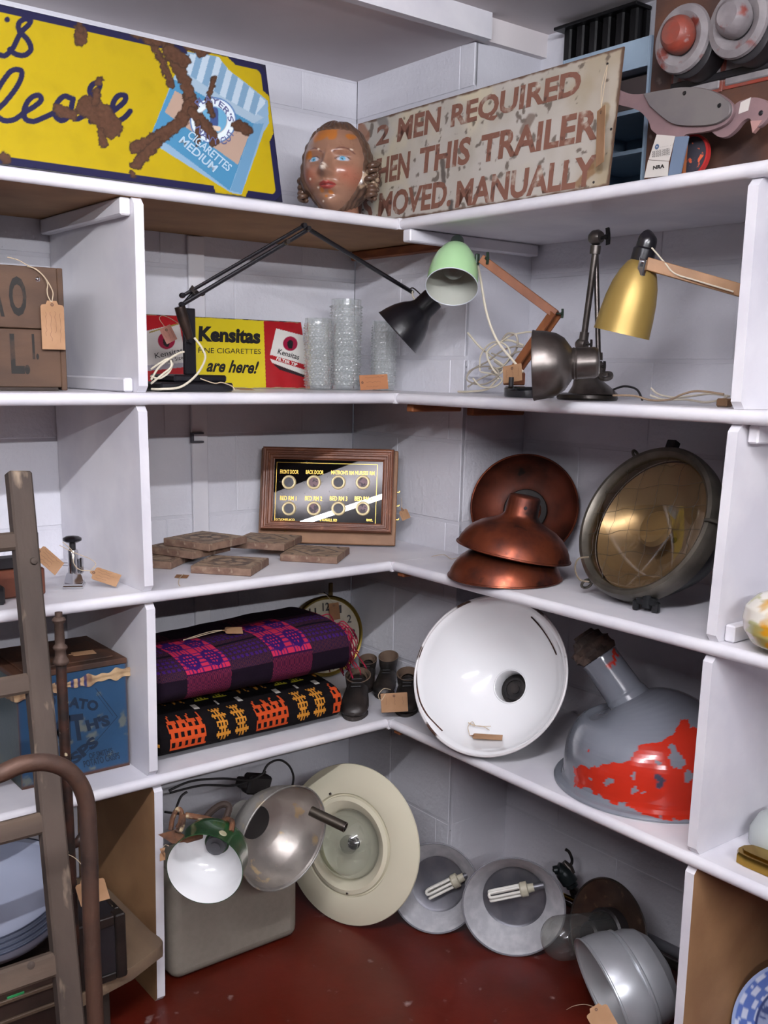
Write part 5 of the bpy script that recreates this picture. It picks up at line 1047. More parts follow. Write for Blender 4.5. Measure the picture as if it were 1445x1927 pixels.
def patup(x, s, x0, sarr, D, h, P):
    fs = s-D/2*.83+.052; per = .237; X = x+x0-(-.572); col_ = X % per; cell = .0026; i = np.floor(col_/cell); j = np.floor(fs/cell); st = ((i+j) % 2 == 0); band = (col_ < .118)
    c = np.tile(lin('160d18'), (len(x), 1)); lowd = fs > .022
    def put(m, cc): c[m] = lin(cc)
    put(band & st, '5a1c30'); put(band & ~st, '34122a')
    row = (fs > .048) & (fs < .17); sub = (fs-.048) % .062; dotx = ((col_ % .04) < .026); 
    put(row & ~band & st, '3d1f26'); put(row & ~band & ~st, '20142c'); put(row & ~band & (sub > .012) & (sub < .050) & (((i % 5) < 3) & ((j % 4) < 2)), '34165a')
    fy = fs-.052; sq = band & (fy > 0) & (fy < .118); bx = col_ % .059; by = fy % .059; put(sq, 'a82642'); r = np.maximum(np.abs(bx-.0295)*1.0+np.abs(by-.0295)*.45, np.abs(by-.0295)+np.abs(bx-.0295)*.45)
    put(sq & (r < .024), '2c1250'); put(sq & (r < .0165) & (np.floor(bx/.0042) % 2 == 1) & (np.floor(by/.0042) % 2 == 1), 'a82642'); put(sq & (r >= .024) & (((np.floor(bx/.003) % 3 == 0) & (np.abs(bx-.0295) < .022)) | ((np.floor(by/.003) % 3 == 0) & (np.abs(by-.0295) < .022))), '4c1650')
    put(sq & ((bx < .0015) | (by < .0015)), '2a0f2e'); k = np.abs((fs-.105)) < .003; put(k & ~sq, '0f0a14'); top = fs > .175+.0*x; put(top & st, '1d0e1c'); put(top & ~st, '110a12'); put(top & (col_ < .06) & st, '34121f'); return c
blanket('folded black wool blanket with orange, yellow and white geometric weave, lower of two', -.655, -.098, .055, .38, Z4+.001, .108, patlow, 3)
ub = blanket('folded purple and crimson checked tapestry blanket lying on the black and orange one', -.655, -.072, .050, .41, Z4+.128, .125, patup, 11)
fg = []; rr = random.Random(12)
for k in range(110):
    s = rr.random(); y = .03+.20*rr.random(); z = .135-.11*s+rr.uniform(-.01, .01); L = .035+.03*rr.random(); dx = rr.uniform(.3, 1)
    p = [(.540, y, z), (.540+L*.4*dx, y-.004+rr.uniform(-.01, .01), z+.006), (.540+L*.8*dx, y-.012+rr.uniform(-.012, .012), z-.022), (.540+L*dx, y-.015+rr.uniform(-.01, .01), z-.022-L*.4)]; fg.append(xf(tube(spl(p, 4), .0017, 5), T(.032, 0, -.01)))
mk('fringe', join(*fg), mat('crimson_fringe', '8c1c34', .9, col2='5c1226', ns=40, spec=.1), ub, kind='stuff')
o = atd(455, 1190, dep(V(-.4, .12, Z4+.25))-.0)
oP = V(-.345, .125, Z4+.266)
kraft_tag('kraft price tag with pale string lying on top of the purple blanket', onz(418, 1186, Z4+.266), V(-.1, -.35, 1), V(-1, .45, 0), .030, .052, string=[[onz(*p, Z4+.266+.003*i) for i, p in enumerate(((418, 1186), (398, 1188), (370, 1196), (345, 1205)))], [onz(*p, Z4+.269) for p in ((418, 1186), (390, 1193), (365, 1200), (345, 1204))]], write=False, strw=.0011)

# ---- wall clock behind the blankets
c10 = lambda x, y: (280+x/2.779, 1080+y/2.779)
cc = ony(*c10(935, 342), .42); Rc = 215/2.779/FPX*dep(cc); Mc = fr(V(cc[0]-.004, .42, Z4+Rc*1.0+.002), V(-.12, -1, .08), x=V(1, -.1, 0))
ck = thing('wall_clock', 'round brass-rimmed wall clock with cream dial and black numerals behind the blankets', 'clock', Mc)
mk('case', lathe([(Rc*.93, -.002), (Rc*.95, -.03), (0, -.03), (0, -.0005), (Rc*.93, -.0005)], 64), mat('dark_brass_case', '6a5630', .4, .7), ck); mk('bezel', lathe([(Rc*.90, 0), (Rc*.93, .006), (Rc*.97, .008), (Rc, .003), (Rc, -.004), (Rc*.92, -.004)], 72, True), mat('clock_brass', '9a8442', .28, 1), ck)
mk('dial', lathe([(Rc*.91, .001), (0, .0015)], 64), mat('cream_dial', 'b5ac97', .5, col2='a89d88', ns=20), ck)
for k in range(1, 13):
    a = math.pi/2-k*math.pi/6; r = Rc*.73; w = Rc*(.12 if k < 10 else .19); h_ = Rc*.20; x, y = r*math.cos(a), r*math.sin(a); mk('numeral', textg(str(k), x-w/2, y-h_/2, x+w/2, y+h_/2, .0018, off=.02), ink, ck, smooth=False)
mk('hand', prism([(-.003, -.01), (.003, -.01), (.001, Rc*.45), (-.001, Rc*.45)], .003, .0036), ink, ck)
mk('glass', lathe([(Rc*.90, .0045), (Rc*.5, .0085), (0, .0095)], 48), clearmat('thin_glass', 'ffffff', .8), ck, ang=80)
o = apply(Mc, [[.02, Rc*.82, .014]])[0]; kraft_tag('dark kraft price tag hanging in front of the clock dial', o, V(-.35, -1, .1), V(-.1, 0, 1), .032, .052, m=kraft2, write=False, clip=False, string=[[o, o+V(-.03, 0, .03), o+V(-.055, 0, .035)]])
bk2 = thing('brass_bracket', 'thin dark brass stem standing behind the top of the clock', 'fitting', T(*ony(622, 1125, .462))); a = ony(622, 1094, .465)-ony(622, 1125, .462)
mk('stem', box(-.007, .007, -.004, .004, -.11, a[2]-.004, .002), mat('dark_brass_case', '6a5630'), bk2); mk('cross_wire', tube(spl([(-.030, -.006, a[2]*.45), (-.012, -.009, a[2]*.2), (.012, -.009, a[2]*.05), (.035, -.006, -.012)], 5), .0012, 6), dark, bk2)

# ---- little black boots
leather = mat('black_leather', '171413', .45, col2='2a2320', ns=20, bump=.3, bs=60)
def boot(label, px, yaw_, hshaft=.085, s=1.):
    P = onz(*px, Z4); M = T(P[0]-.012, P[1], Z4+.001)@rotz(yaw_); t = thing('boot', label, 'boot', M, 'small old black boots'); L = .145*s
    secs = []                      # along -y = toe
    for k, (yy, w, h, zc) in enumerate(((-.098, .006, .010, .016), (-.094, .022, .022, .018), (-.080, .033, .036, .021), (-.055, .036, .046, .026), (-.030, .033, .060, .033), (-.005, .029, .078, .042), (.020, .028, .080, .043), (.042, .025, .070, .038), (.054, .012, .05, .030))):
        a = np.linspace(0, 2*np.pi, 20, endpoint=False); secs.append(np.c_[w*np.cos(a), 0*a+yy, np.maximum(zc+h/2*np.sin(a), .009)])
    v = np.vstack(secs)*s; n = 20; f = [(i*n+k, i*n+(k+1) % n, (i+1)*n+(k+1) % n, (i+1)*n+k) for i in range(8) for k in range(n)]+[tuple(range(n)), tuple(range(8*n, 9*n))[::-1]]
    mk('upper', (v, f), leather, t, ang=60)
    rows = []; prof = ((.055, .027, .036), (.075, .026, .034), (hshaft*.9, .029, .035), (hshaft+.02, .033, .037), (hshaft+.021, .030, .034), (hshaft, .026, .031), (.07, .020, .026))
    for z, rx, ry in prof: a = np.linspace(0, 2*np.pi, 24, endpoint=False); rows.append(np.c_[rx*np.cos(a), .016+ry*np.sin(a), z+.010*np.sin(a)])
    v = np.vstack(rows)*s; n = 24; m = len(prof); f = [(i*n+k, i*n+(k+1) % n, (i+1)*n+(k+1) % n, (i+1)*n+k) for i in range(m-1) for k in range(n)]; mk('shaft', (v, f, [0]*(3*n)+[1]*(3*n)), [leather, mat('boot_lining', '5c4a3c', .8)], t, ang=50)
    so = [(.030*math.cos(a)*(1.15 if math.sin(a) < 0 else .85), -.028+.076*math.sin(a)) for a in np.linspace(0, 2*np.pi, 28, endpoint=False)]; mk('sole', prism([(x*s, y*s) for x, y in so], 0, .009*s), mat('worn_sole', '2b2522', .7), t); mk('heel', prism([(x*s, y*s) for x, y in [(-.024, .012), (.024, .012), (.022, .048), (-.022, .048)]], .0, .016*s), mat('worn_sole', '2b2522'), t)
    mk('lace', join(*[tube([(-.012*s, (-.034+.012*k)*s, (.066+.006*k)*s), (.012*s, (-.030+.012*k)*s, (.067+.006*k)*s)], .0016*s, 5) for k in range(3)]), blk, t, kind='stuff')
boot('small black boot standing nearest the orange blanket, toe to the front', (678, 1331), -.75, .062, 1.1)
boot('small black boot at the back, beside the clock', (696, 1288), -.8, .07, .85)
boot('taller black boot against the pier, its open top showing lining', (734, 1297), -.85, .09, .9)
boot('black boot half hidden by the big white enamel shade', (772, 1326), -.75, .068, 1.0)
o = onz(738, 1322, Z4+.045); kraft_tag('kraft price card tied to the boots and hanging over the shelf edge', atd(741, 1304, dep(onz(735, 1345, Z4+.002))-.05), V(-.6, -.8, .15), V(.10, .25, 1), .072, .052, string=[[atd(725, 1306, 2.70), atd(717, 1318, 2.70), atd(712, 1308, 2.72), atd(722, 1296, 2.74), atd(735, 1298, 2.76)]], lines=3, clip=False, strw=.001)

# ---- big white enamel shade
MS, R = pose(919, 1270, 150, 24, -.88, -.47, [(1.02, 0), (.97, -.25), (.8, -.6), (.35, -1.1)], zs=Z4+.002)
we = thing('enamel_lampshade', 'large white enamel industrial lampshade on its side with chipped rim and dark socket hole', 'lampshade', MS)
outer = mat('dark_green_enamel', '2a302e', .2, coat=.4)
pf = [(1.02, .0), (1.0, -.02), (.975, -.04), (.95, -.12), (.90, -.28), (.82, -.44), (.70, -.58), (.55, -.69), (.42, -.75), (.31, -.79), (.235, -.80)]
mk('shade', shell([(r*R, z*R) for r, z in pf], .0016, 96), [outer, whiteen], we, ang=50)
mk('chipped_rim', tube([(R*1.015*math.cos(a), R*1.015*math.sin(a), .001) for a in np.linspace(0, 2*np.pi, 96, endpoint=False)], .0034, 8, True), mat('chipped_rim', 'c9c6c6', .3, col2='3b241a', ns=7, lo=.55, hi=.58), we)
mk('throat', lathe([(.235*R, -.798*R), (.215*R, -.80*R), (.205*R, -.83*R), (.21*R, -1.06*R), (.235*R, -1.06*R)], 56, True), whiteen, we); mk('throat_lip', tube([(R*.222*math.cos(a), R*.222*math.sin(a), -.792*R) for a in np.linspace(0, 2*np.pi, 48, endpoint=False)], .0018, 8, True), whiteen, we)
mk('socket', lathe([(0, -.98*R), (.06*R, -.98*R), (.06*R, -1.0*R), (.12*R, -1.0*R), (.12*R, -.97*R), (.15*R, -.97*R), (.16*R, -1.02*R), (.208*R, -1.03*R), (.208*R, -1.06*R), (0, -1.06*R)], 40), dark, we)
cr_ = []
def innerp(x, y, k=.003):
    """point just in front of the inner wall of the white shade along a pixel ray"""
    r = ray(x, y); o = loc(MS, CAM); d = inv(MS)[:3, :3]@r; best = None
    for s in np.linspace(1.9, 3.2, 2600):
        q = o+d*s; rad = math.hypot(q[0], q[1])/R; z = q[2]/R
        if z < 0 and rad > np.interp(-z, [-a[1] for a in pf[::1]], [a[0] for a in pf])-.006: best = q+np.array([-q[0], -q[1], R])/R*k; break
    return apply(MS, [best if best is not None else o+d*2.4])[0]
for pts in ([(783, 1262), (784, 1290), (790, 1320), (803, 1345), (818, 1362), (832, 1376)], [(1000, 1160), (1018, 1180), (1035, 1205), (1048, 1232)]):
    P_ = [loc(MS, innerp(x, y, .0008)) for x, y in pts]; mk('rust_streak', tube(spl(P_, 6), .0022, 6), mat('rust_brown', '4a2a1c', .8, col2='2e1b14', ns=60), we)
o = innerp(884, 1388, .006); o2 = innerp(948, 1390, .006); yd = nrm(o-o2); zd = nrm(np.cross(yd, nrm(ray(915, 1390)))); zd = zd if zd[2] > 0 else -zd
kraft_tag('kraft price tag with a string bow lying inside the big white enamel shade', o, nrm(zd*.75-nrm(ray(915, 1390))*.35), yd, .030, .082, string=[[o, innerp(880, 1375, .012), innerp(888, 1364, .012), innerp(893, 1372, .01), innerp(880, 1366, .012), innerp(900, 1372, .01), innerp(925, 1372, .01)], [innerp(893, 1371, .01), innerp(910, 1374, .012), innerp(922, 1380, .01)]], write=False, strw=.0009)

# ---- grey and red angled shade
CX, CY, RG = .236, -.685, .222; C0 = V(CX, CY, Z4+.001); dC = dep(C0)
A0 = atd(1180, 1312, dC+.01); A1 = atd(1128, 1238, dC+.03); axn = nrm(A1-A0)
gr = thing('angled_lampshade', 'grey enamel angled factory shade with flaking red paint, standing on its rim', 'lampshade', T(*C0))
rings = [(V(0, 0, 0), RG, V(0, 0, 1)), (V(0, 0, .004), RG, V(0, 0, 1)), (V(0, 0, .008), RG-.004, V(0, 0, 1)), (V(0, 0, .010), RG-.016, V(0, 0, 1)), (V(0, 0, .020), RG-.020, V(0, 0, 1))]
Al = A0-C0; r0 = RG-.021; N_ = 26
for k in range(1, N_+1):
    u = math.sin(k/N_*math.pi/2)*.992; rad = max(r0*(1-u**3)**(1/2.7), .051); w_ = u**9
    cen = V(0, 0, .02)+V(Al[0]*w_, Al[1]*w_, (Al[2]-.02)*u); rings.append((cen, rad, nrm(V(0, 0, 1)*(1-w_*.9)+axn*w_*.9)))
for d_, r_ in ((.006, .050), (.012, .047), (.05, .046), (.10, .045), (.112, .0455), (.113, .040)): rings.append((Al+axn*d_, r_, axn))
seg = 250; v = []; 
for c_, r_, n_ in rings: F_ = fr(c_, n_, x=V(1, 0, 0)); a = np.linspace(0, 2*np.pi, seg, endpoint=False); v.append(np.c_[r_*np.cos(a), r_*np.sin(a), 0*a]@F_[:3, :3].T+c_)
# resample for a dense painted surface
Rg = np.array(v); m0 = len(Rg); tt = np.linspace(0, m0-1, 300); i0 = np.minimum(tt.astype(int), m0-2); Rg = Rg[i0]*(1-(tt-i0))[:, None, None]+Rg[i0+1]*(tt-i0)[:, None, None]; m = len(Rg); v = Rg.reshape(-1, 3)
f = [(i*seg+k, i*seg+(k+1) % seg, (i+1)*seg+(k+1) % seg, (i+1)*seg+k) for i in range(m-1) for k in range(seg)]+[tuple((m-1)*seg+k for k in range(seg))]
c11 = lambda px: (px-V(740, 1110))*2.408
Q = c11(pjs(v+C0)); n = fbm(v, 30, 4, 4); c = np.tile(lin('70747c'), (len(v), 1)); c = mixc(c, (n-.5)*.8, '666a72')
wb = np.c_[fbm(v, 22, 4, 31)-.5, fbm(v, 22, 4, 32)-.5]*70; wb2 = np.c_[fbm(v, 110, 2, 41)-.5, fbm(v, 110, 2, 42)-.5]*26; Qw = Q+wb+wb2
red = inpoly(Qw, [(832, 800), (862, 815), (900, 800), (985, 765), (1050, 770), (1120, 712), (1230, 690), (1290, 650), (1310, 590), (1350, 590), (1360, 640), (1500, 600), (1700, 900), (1500, 1060), (1230, 1035), (1100, 995), (1000, 960), (890, 915), (835, 880)])
for x, y, r in ((975, 870, 20), (1200, 775, 12), (1290, 765, 38), (1280, 715, 14), (1080, 850, 12), (1085, 905, 14), (1330, 850, 22), (1050, 968, 20), (1120, 915, 8), (890, 860, 8)): red &= ~(np.hypot((Qw-V(x, y))[:, 0], (Qw-V(x, y))[:, 1]) < r)
red |= (sdl(Qw, [(1018, 285), (1012, 320), (960, 358)]) < 9); red |= sdl(Qw, [(880, 735), (884, 745)]) < 5
c = mixc(c, red.astype(float), 'ab2a1a'); c = mixc(c, (1-sstep(sdl(Q, [(1200, 848), (1215, 868), (1205, 888)])+wobble(Q, .1, 5, 3), 12, 18)), '3c3b4a')
mk('shade', (v, f), mat('flaking_enamel', attr=True, rough=.16, coat=.4, bump=.06, bs=30), gr, ang=40, col=c)
gl_ = []; rr = random.Random(21)
F_ = fr(Al+axn*.114, axn)
v = []; seg = 40
for k, (z, r_) in enumerate(((0, .044), (.012, .050), (.022, .046), (.034, .049), (.040, .036), (.055, .034), (.058, .026), (.066, .024))): a = np.linspace(0, 2*np.pi, seg, endpoint=False); rj = r_*(1+.10*np.sin(a*5+k)+.06*np.sin(a*9+k*2)); v.append(np.c_[rj*np.cos(a), rj*np.sin(a), 0*a+z])
v = np.vstack(v); mk('rusted_gland', xf((v, [(i*seg+k, i*seg+(k+1) % seg, (i+1)*seg+(k+1) % seg, (i+1)*seg+k) for i in range(7) for k in range(seg)]+[tuple(7*seg+k for k in range(seg))]), F_), mat('rusted_gland', '4a3a32', .8, col2='2c211c', ns=30, bump=.7, bs=80), gr, ang=25)

# ---- right-hand compartments
M = T(.062, -1.092, Z3+.001); RG_ = .088
mg = thing('glass_pendant', 'marbled white, amber and green glass pendant bowl with a small dark hook', 'lampshade', M)
v, f = grid(120, 70, lambda u, w: np.c_[np.interp(w, np.linspace(0, 1, 9), [0, .040, .070, .084, .088, .084, .066, .040, .012])*np.cos(u*2*np.pi), np.interp(w, np.linspace(0, 1, 9), [0, .040, .070, .084, .088, .084, .066, .040, .012])*np.sin(u*2*np.pi), np.interp(w, np.linspace(0, 1, 9), [0, .002, .016, .038, .060, .082, .102, .113, .117])])
a = fbm(v+np.c_[fbm(v, 20, 3, 1), fbm(v, 20, 3, 2), 0*v[:, 0]]*.08, 12, 4, 6); c = np.tile(lin('d9d4c8'), (len(v), 1)); c = mixc(c, sstep(a, .50, .56)*.9, 'c3a06a'); c = mixc(c, sstep(a, .565, .60), 'c98f22'); c = mixc(c, sstep(fbm(v*V(1, 1, 2.5), 16, 3, 9), .58, .64)*.8, 'a3a36a')
mk('bowl', (v, f), mat('marbled_glass', attr=True, rough=.12, coat=.5), mg, col=c, ang=180)
mk('hook', tube(spl([(0, 0, .119), (0, 0, .130), (0, .010, .142), (0, .019, .150), (0, .026, .142), (0, .024, .132)], 6), .0027, 8), dark, mg); mk('hook_plate', box(-.010, .010, -.016, .016, .1172, .121, .002), dark, mg)
P = onx(1450, 1600, .10); M = T(.075, P[1], Z4+.001)@rotz(-math.pi/2+.0)
bt = thing('brass_fitting', 'shiny brass oblong fitting with rounded end on the right-hand shelf', 'fitting', M)
out = lambda k: [(x*k[0]+k[1], y*k[0]) for x, y in [(-.050, -.010), (-.040, -.026), (-.02, -.030), (.18, -.030), (.18, .030), (-.02, .030), (-.040, .026), (-.050, .010)]]
mk('body', join(prism(out((1, 0)), 0, .022, .006)), brass, bt, ang=30); mk('raised_panel', prism([(x*.86+.002, y*.62) for x, y in out((1, 0))], .0222, .026, .002), brass, bt, ang=30)
P = onx(1440, 1590, .20); gj = thing('glass_bowl', 'frosted milky glass shade behind the brass fitting', 'lampshade', T(.19, -1.068, Z4+.001))
mk('glass', shell([(.075, 0), (.082, .012), (.080, .035), (.066, .06), (.045, .075), (.03, .08)][::1], .003, 64) if False else lathe([(.078, 0), (.084, .012), (.082, .035), (.068, .06), (.045, .075), (.032, .08), (.030, .077), (.043, .072), (.065, .057), (.079, .034), (.081, .012), (.075, 0)], 64, True), mat('milky_glass', 'c9cfcc', .15, trans=.35), gj, ang=60)

# ================================================================ floor level, middle and right
# ---- beige rounded tank
tk_ = thing('storage_tank', 'large beige rounded metal tank box standing on the floor beside the lower upright', 'tank')
a, b = onz(332, 1843, 0), onz(563, 1766, 0); v0 = box(-.628, -.252, .052, .25, .001, .27)
o = mk('tank_body', v0, mat('beige_hammered', '857e73', .55, col2='817a6f', ns=60, bump=.2, bs=200, bd=.001), tk_, ang=60); bv = o.modifiers.new('b', 'BEVEL'); bv.width = .030; bv.segments = 6
mk('lid_seam', join(box(-.60, -.28, .0505, .0515, .243, .246), box(-.60, -.28, .082, .24, .2702, .276, .002)), mat('beige_edge', '7c766b', .5), tk_)
# ---- round-brimmed cream light
MS, R = pose(660, 1588, 150, 35, -.96, .28, [(1, 0), (.9, -.10)], zs=.003)
cl = thing('ceiling_light', 'wide round cream lamp with clear glass dome leaning in the corner', 'lamp', MS); cream_ = mat('cream_enamel', 'c9c3ac', .22, coat=.3)
mk('brim', lathe([(R, 0), (R*.995, .004), (R*.86, .016), (R*.72, .022), (R*.64, .020), (R*.625, .012), (R*.61, .012), (R*.60, .022), (R*.55, .026), (R*.46, .014), (R*.43, .004), (R*.43, 0), (R*.6, -.004), (R*.97, -.006)], 110, True), cream_, cl, ang=40)
mk('back_housing', lathe([(R*.62, -.005), (R*.58, -.05), (R*.40, -.07), (0, -.072)], 60, caps=False), cream_, cl, ang=40)
mk('inner_reflector', lathe([(R*.428, .001), (R*.36, -.012), (R*.2, -.018), (0, -.02)], 60, caps=False), mat('reflector_pale', 'c2c0b4', .3, .0), cl)
mk('glass_dome', lathe([(R*.425*math.cos(t), .004+R*.36*math.sin(t)) for t in np.linspace(0, math.pi/2, 20)], 64, caps=False), clearmat('dome_glass', 'eceee6', 1.8, .04, milk=.03), cl, ang=80)
for p in ((630, 1492), (662, 1678)): q = clampuv(MS, *p); rr_ = math.hypot(*q); mk('screw', xf(lathe([(0, .004), (.003, .003), (.0045, 0)], 14), T(q[0], q[1], float(np.interp(rr_/R, [.6, .72, .86, 1], [.022, .022, .016, .004])))), chrome, cl)
bulb(cl, T(0, 0, -.01)@rotx(.0), R*.12)
mk('socket', lathe([(0, -.0195), (.018, -.0195), (.018, -.012), (0, -.012)], 24), dark, cl)
# ---- spun galvanised shade with neck
d0 = dep(ony(535, 1578, -.09)); MS, R = pose(535, 1578, 102, 46, .87, .48, [], depth=d0)
ga = thing('galvanised_lampshade', 'scuffed galvanised metal lampshade tilted over the beige tank, showing its dull inside', 'lampshade', MS)
galv = mat('galvanised', '9a9893', .45, .4, col2='77746f', ns=12, col3='a59a86', ns3=20, lo3=.58, hi3=.66, bump=.2, bs=60); galvi = mat('dull_alu_inside', 'a39c95', .36, .55, col2='857f7a', ns=9, col3='b29c7c', ns3=22, lo3=.62, hi3=.68, bump=.15, bs=50)
mk('shade', shell([(r*R, z*R) for r, z in ((1, 0), (1.0, -.03), (.97, -.05), (.95, -.22), (.88, -.42), (.86, -.45), (.76, -.62), (.60, -.76), (.57, -.78), (.42, -.85), (.34, -.88))], .0013, 80), [galv, galvi], ga, ang=28)
mk('rolled_rim', tube([(R*math.cos(t), R*math.sin(t), 0) for t in np.linspace(0, 2*np.pi, 80, endpoint=False)], .0022, 6, True), galv, ga)
mk('neck', lathe([(.335*R, -.87*R), (.33*R, -.93*R), (.30*R, -1.0*R), (.30*R, -1.32*R), (.27*R, -1.36*R), (0, -1.36*R)], 40), galv, ga); mk('socket_disc', lathe([(0, -.86*R), (.31*R, -.86*R), (.335*R, -.875*R), (0, -.88*R)], 40), mat('dark_socket', '2a2828', .6), ga)
# ---- green cylinder lamp
d1 = dep(ony(385, 1636, -.20)); MS, R = pose(385, 1636, 73, 33, -.42, .9, [], depth=d1)
gn = thing('green_lamp', 'small dark green enamel lamp with bright white inside and rusty wall clamp', 'lamp', MS); gre = mat('dark_green_lacquer', '1f4a28', .25, col2='173a20', ns=12, coat=.3)
mk('shade', shell([(r*R, z*R) for r, z in ((1, 0), (1.0, -.03), (.985, -.05), (.98, -.75), (.94, -1.0), (.82, -1.2), (.6, -1.34), (.34, -1.40))], .0013, 72), [gre, whiteen], gn, ang=40)
mk('neck', lathe([(.33*R, -1.39*R), (.33*R, -1.75*R), (.25*R, -1.82*R), (0, -1.82*R)], 32), gre, gn)
mk('socket', lathe([(0, -1.12*R), (.14*R, -1.12*R), (.14*R, -1.18*R), (.26*R, -1.18*R), (.28*R, -1.36*R), (0, -1.38*R)], 28), mat('grey_socket', '55565a', .5), gn)
q = loc(MS, atd(415, 1578, d1-.03)); qa = math.atan2(q[1], q[0]); mk('round_badge', xf(lathe([(0, .002), (.008, .0018), (.0095, 0)], 20), fr((R*.985*math.cos(qa), R*.985*math.sin(qa), -.30*R), (math.cos(qa), math.sin(qa), 0))), mat('badge_buff', '8f8a6e', .5), gn)
rst = mat('rusty_steel', '6a4630', .75, .3, col2='3d2a20', ns=25, col3='a89678', ns3=40, lo3=.6, hi3=.66, bump=.5, bs=90)
P5 = lambda x, y, k=0.: loc(MS, atd(290+x/2.7264, 1400+y/2.7264, d1+k))
mk('clamp_plate', (np.array([P5(20, 465), P5(110, 438), P5(178, 500), P5(95, 512), P5(20, 465, .006), P5(110, 438, .006), P5(178, 500, .006), P5(95, 512, .006)]), [(0, 1, 2, 3), (4, 7, 6, 5), (0, 4, 5, 1), (1, 5, 6, 2), (2, 6, 7, 3), (3, 7, 4, 0)]), rst, gn, smooth=False)
mk('clamp_wing', tube(spl([P5(85, 440), P5(95, 380), P5(120, 335), P5(140, 350), P5(135, 400), P5(120, 430)], 5), .0055, 8), rst, gn); mk('clamp_wing', tube(spl([P5(110, 440), P5(135, 445), P5(150, 400), P5(150, 360)], 5), .005, 8), rst, gn)
mk('clamp_bar', tube([P5(120, 470, .01), P5(170, 490, .02), P5(240, 470, .05)], .008, 8), rst, gn); mk('rusty_arm', tube(spl([P5(160, 365, .10), P5(250, 380, .10), P5(340, 400, .09), P5(380, 380, .09)], 5), .007, 8), rst, gn)
mk('yoke', tube(spl([P5(330, 470, .03), P5(345, 430, .05), P5(370, 390, .07), P5(400, 400, .05), P5(395, 450, .03)], 5), .0065, 8), rst, gn)
mk('swivel_arm', tube(spl([P5(240, 420, .15), P5(290, 350, .15), P5(350, 310, .15), P5(385, 330, .15), P5(350, 420, .13)], 6), .008, 8), mat('dark_rust', '2e221c', .8, bump=.3, bs=80), gn)
kraft_tag('tiny kraft price tag hanging from the rusty clamp against the upright', atd(306, 1596, d1-.10), -FW+RT*1.2, UP, .014, .026, write=False, string=[[atd(306, 1596, d1-.10), atd(311, 1590, d1-.02), atd(318, 1592, d1-.01)]])
# ---- open metal tube
mt_ = thing('metal_tube', 'short dark steel tube poking out in front of the cream lamp', 'tube'); a, b = atd(585, 1526, d0-.0), atd(650, 1557, d0-.03); F_ = fr(a, b-a); L = np.linalg.norm(b-a)
mk('tube_wall', xf(lathe([(.0125, 0), (.0125, L), (.0105, L), (.0105, 0)], 28, True), F_), mat('brown_steel', '4a443c', .4, .7), mt_, ang=40); mk('tube_lip', xf(lathe([(.0128, L-.004), (.0128, L+.0005), (.0102, L+.0005), (.0102, L-.004)], 28, True), F_), steel, mt_); mk('tube_plug', xf(lathe([(0, L*.4), (.0103, L*.4), (.0103, L*.38), (0, L*.38)], 20), F_), blk, mt_)
# ---- black flex and bracket behind the tank
fx = thing('black_flex', 'black rubber flex looping above the beige tank', 'cord'); YBk = .20
for i, pts in enumerate(([(495, 1455), (505, 1438), (525, 1430), (543, 1440), (552, 1460), (550, 1480)], [(318, 1488), (360, 1470), (420, 1465), (470, 1468), (500, 1452)], [(320, 1492), (380, 1478), (440, 1478), (480, 1465)], [(330, 1525), (340, 1500), (352, 1490)], [(310, 1528), (360, 1535), (400, 1545)])): mk('flex', tube(spl([ony(x, y, YBk+.01*i) for x, y in pts], 8), .0032, 8), blk, fx)
q = ony(480, 1470, .26); mk('rubber_block', xf(join(box(-.03, .045, -.02, .02, -.035, .02, .006), box(-.055, -.03, -.015, .015, -.02, .008, .004)), fr(q, V(.3, 0, 1), x=V(.8, 0, -.35))), blk, fx)
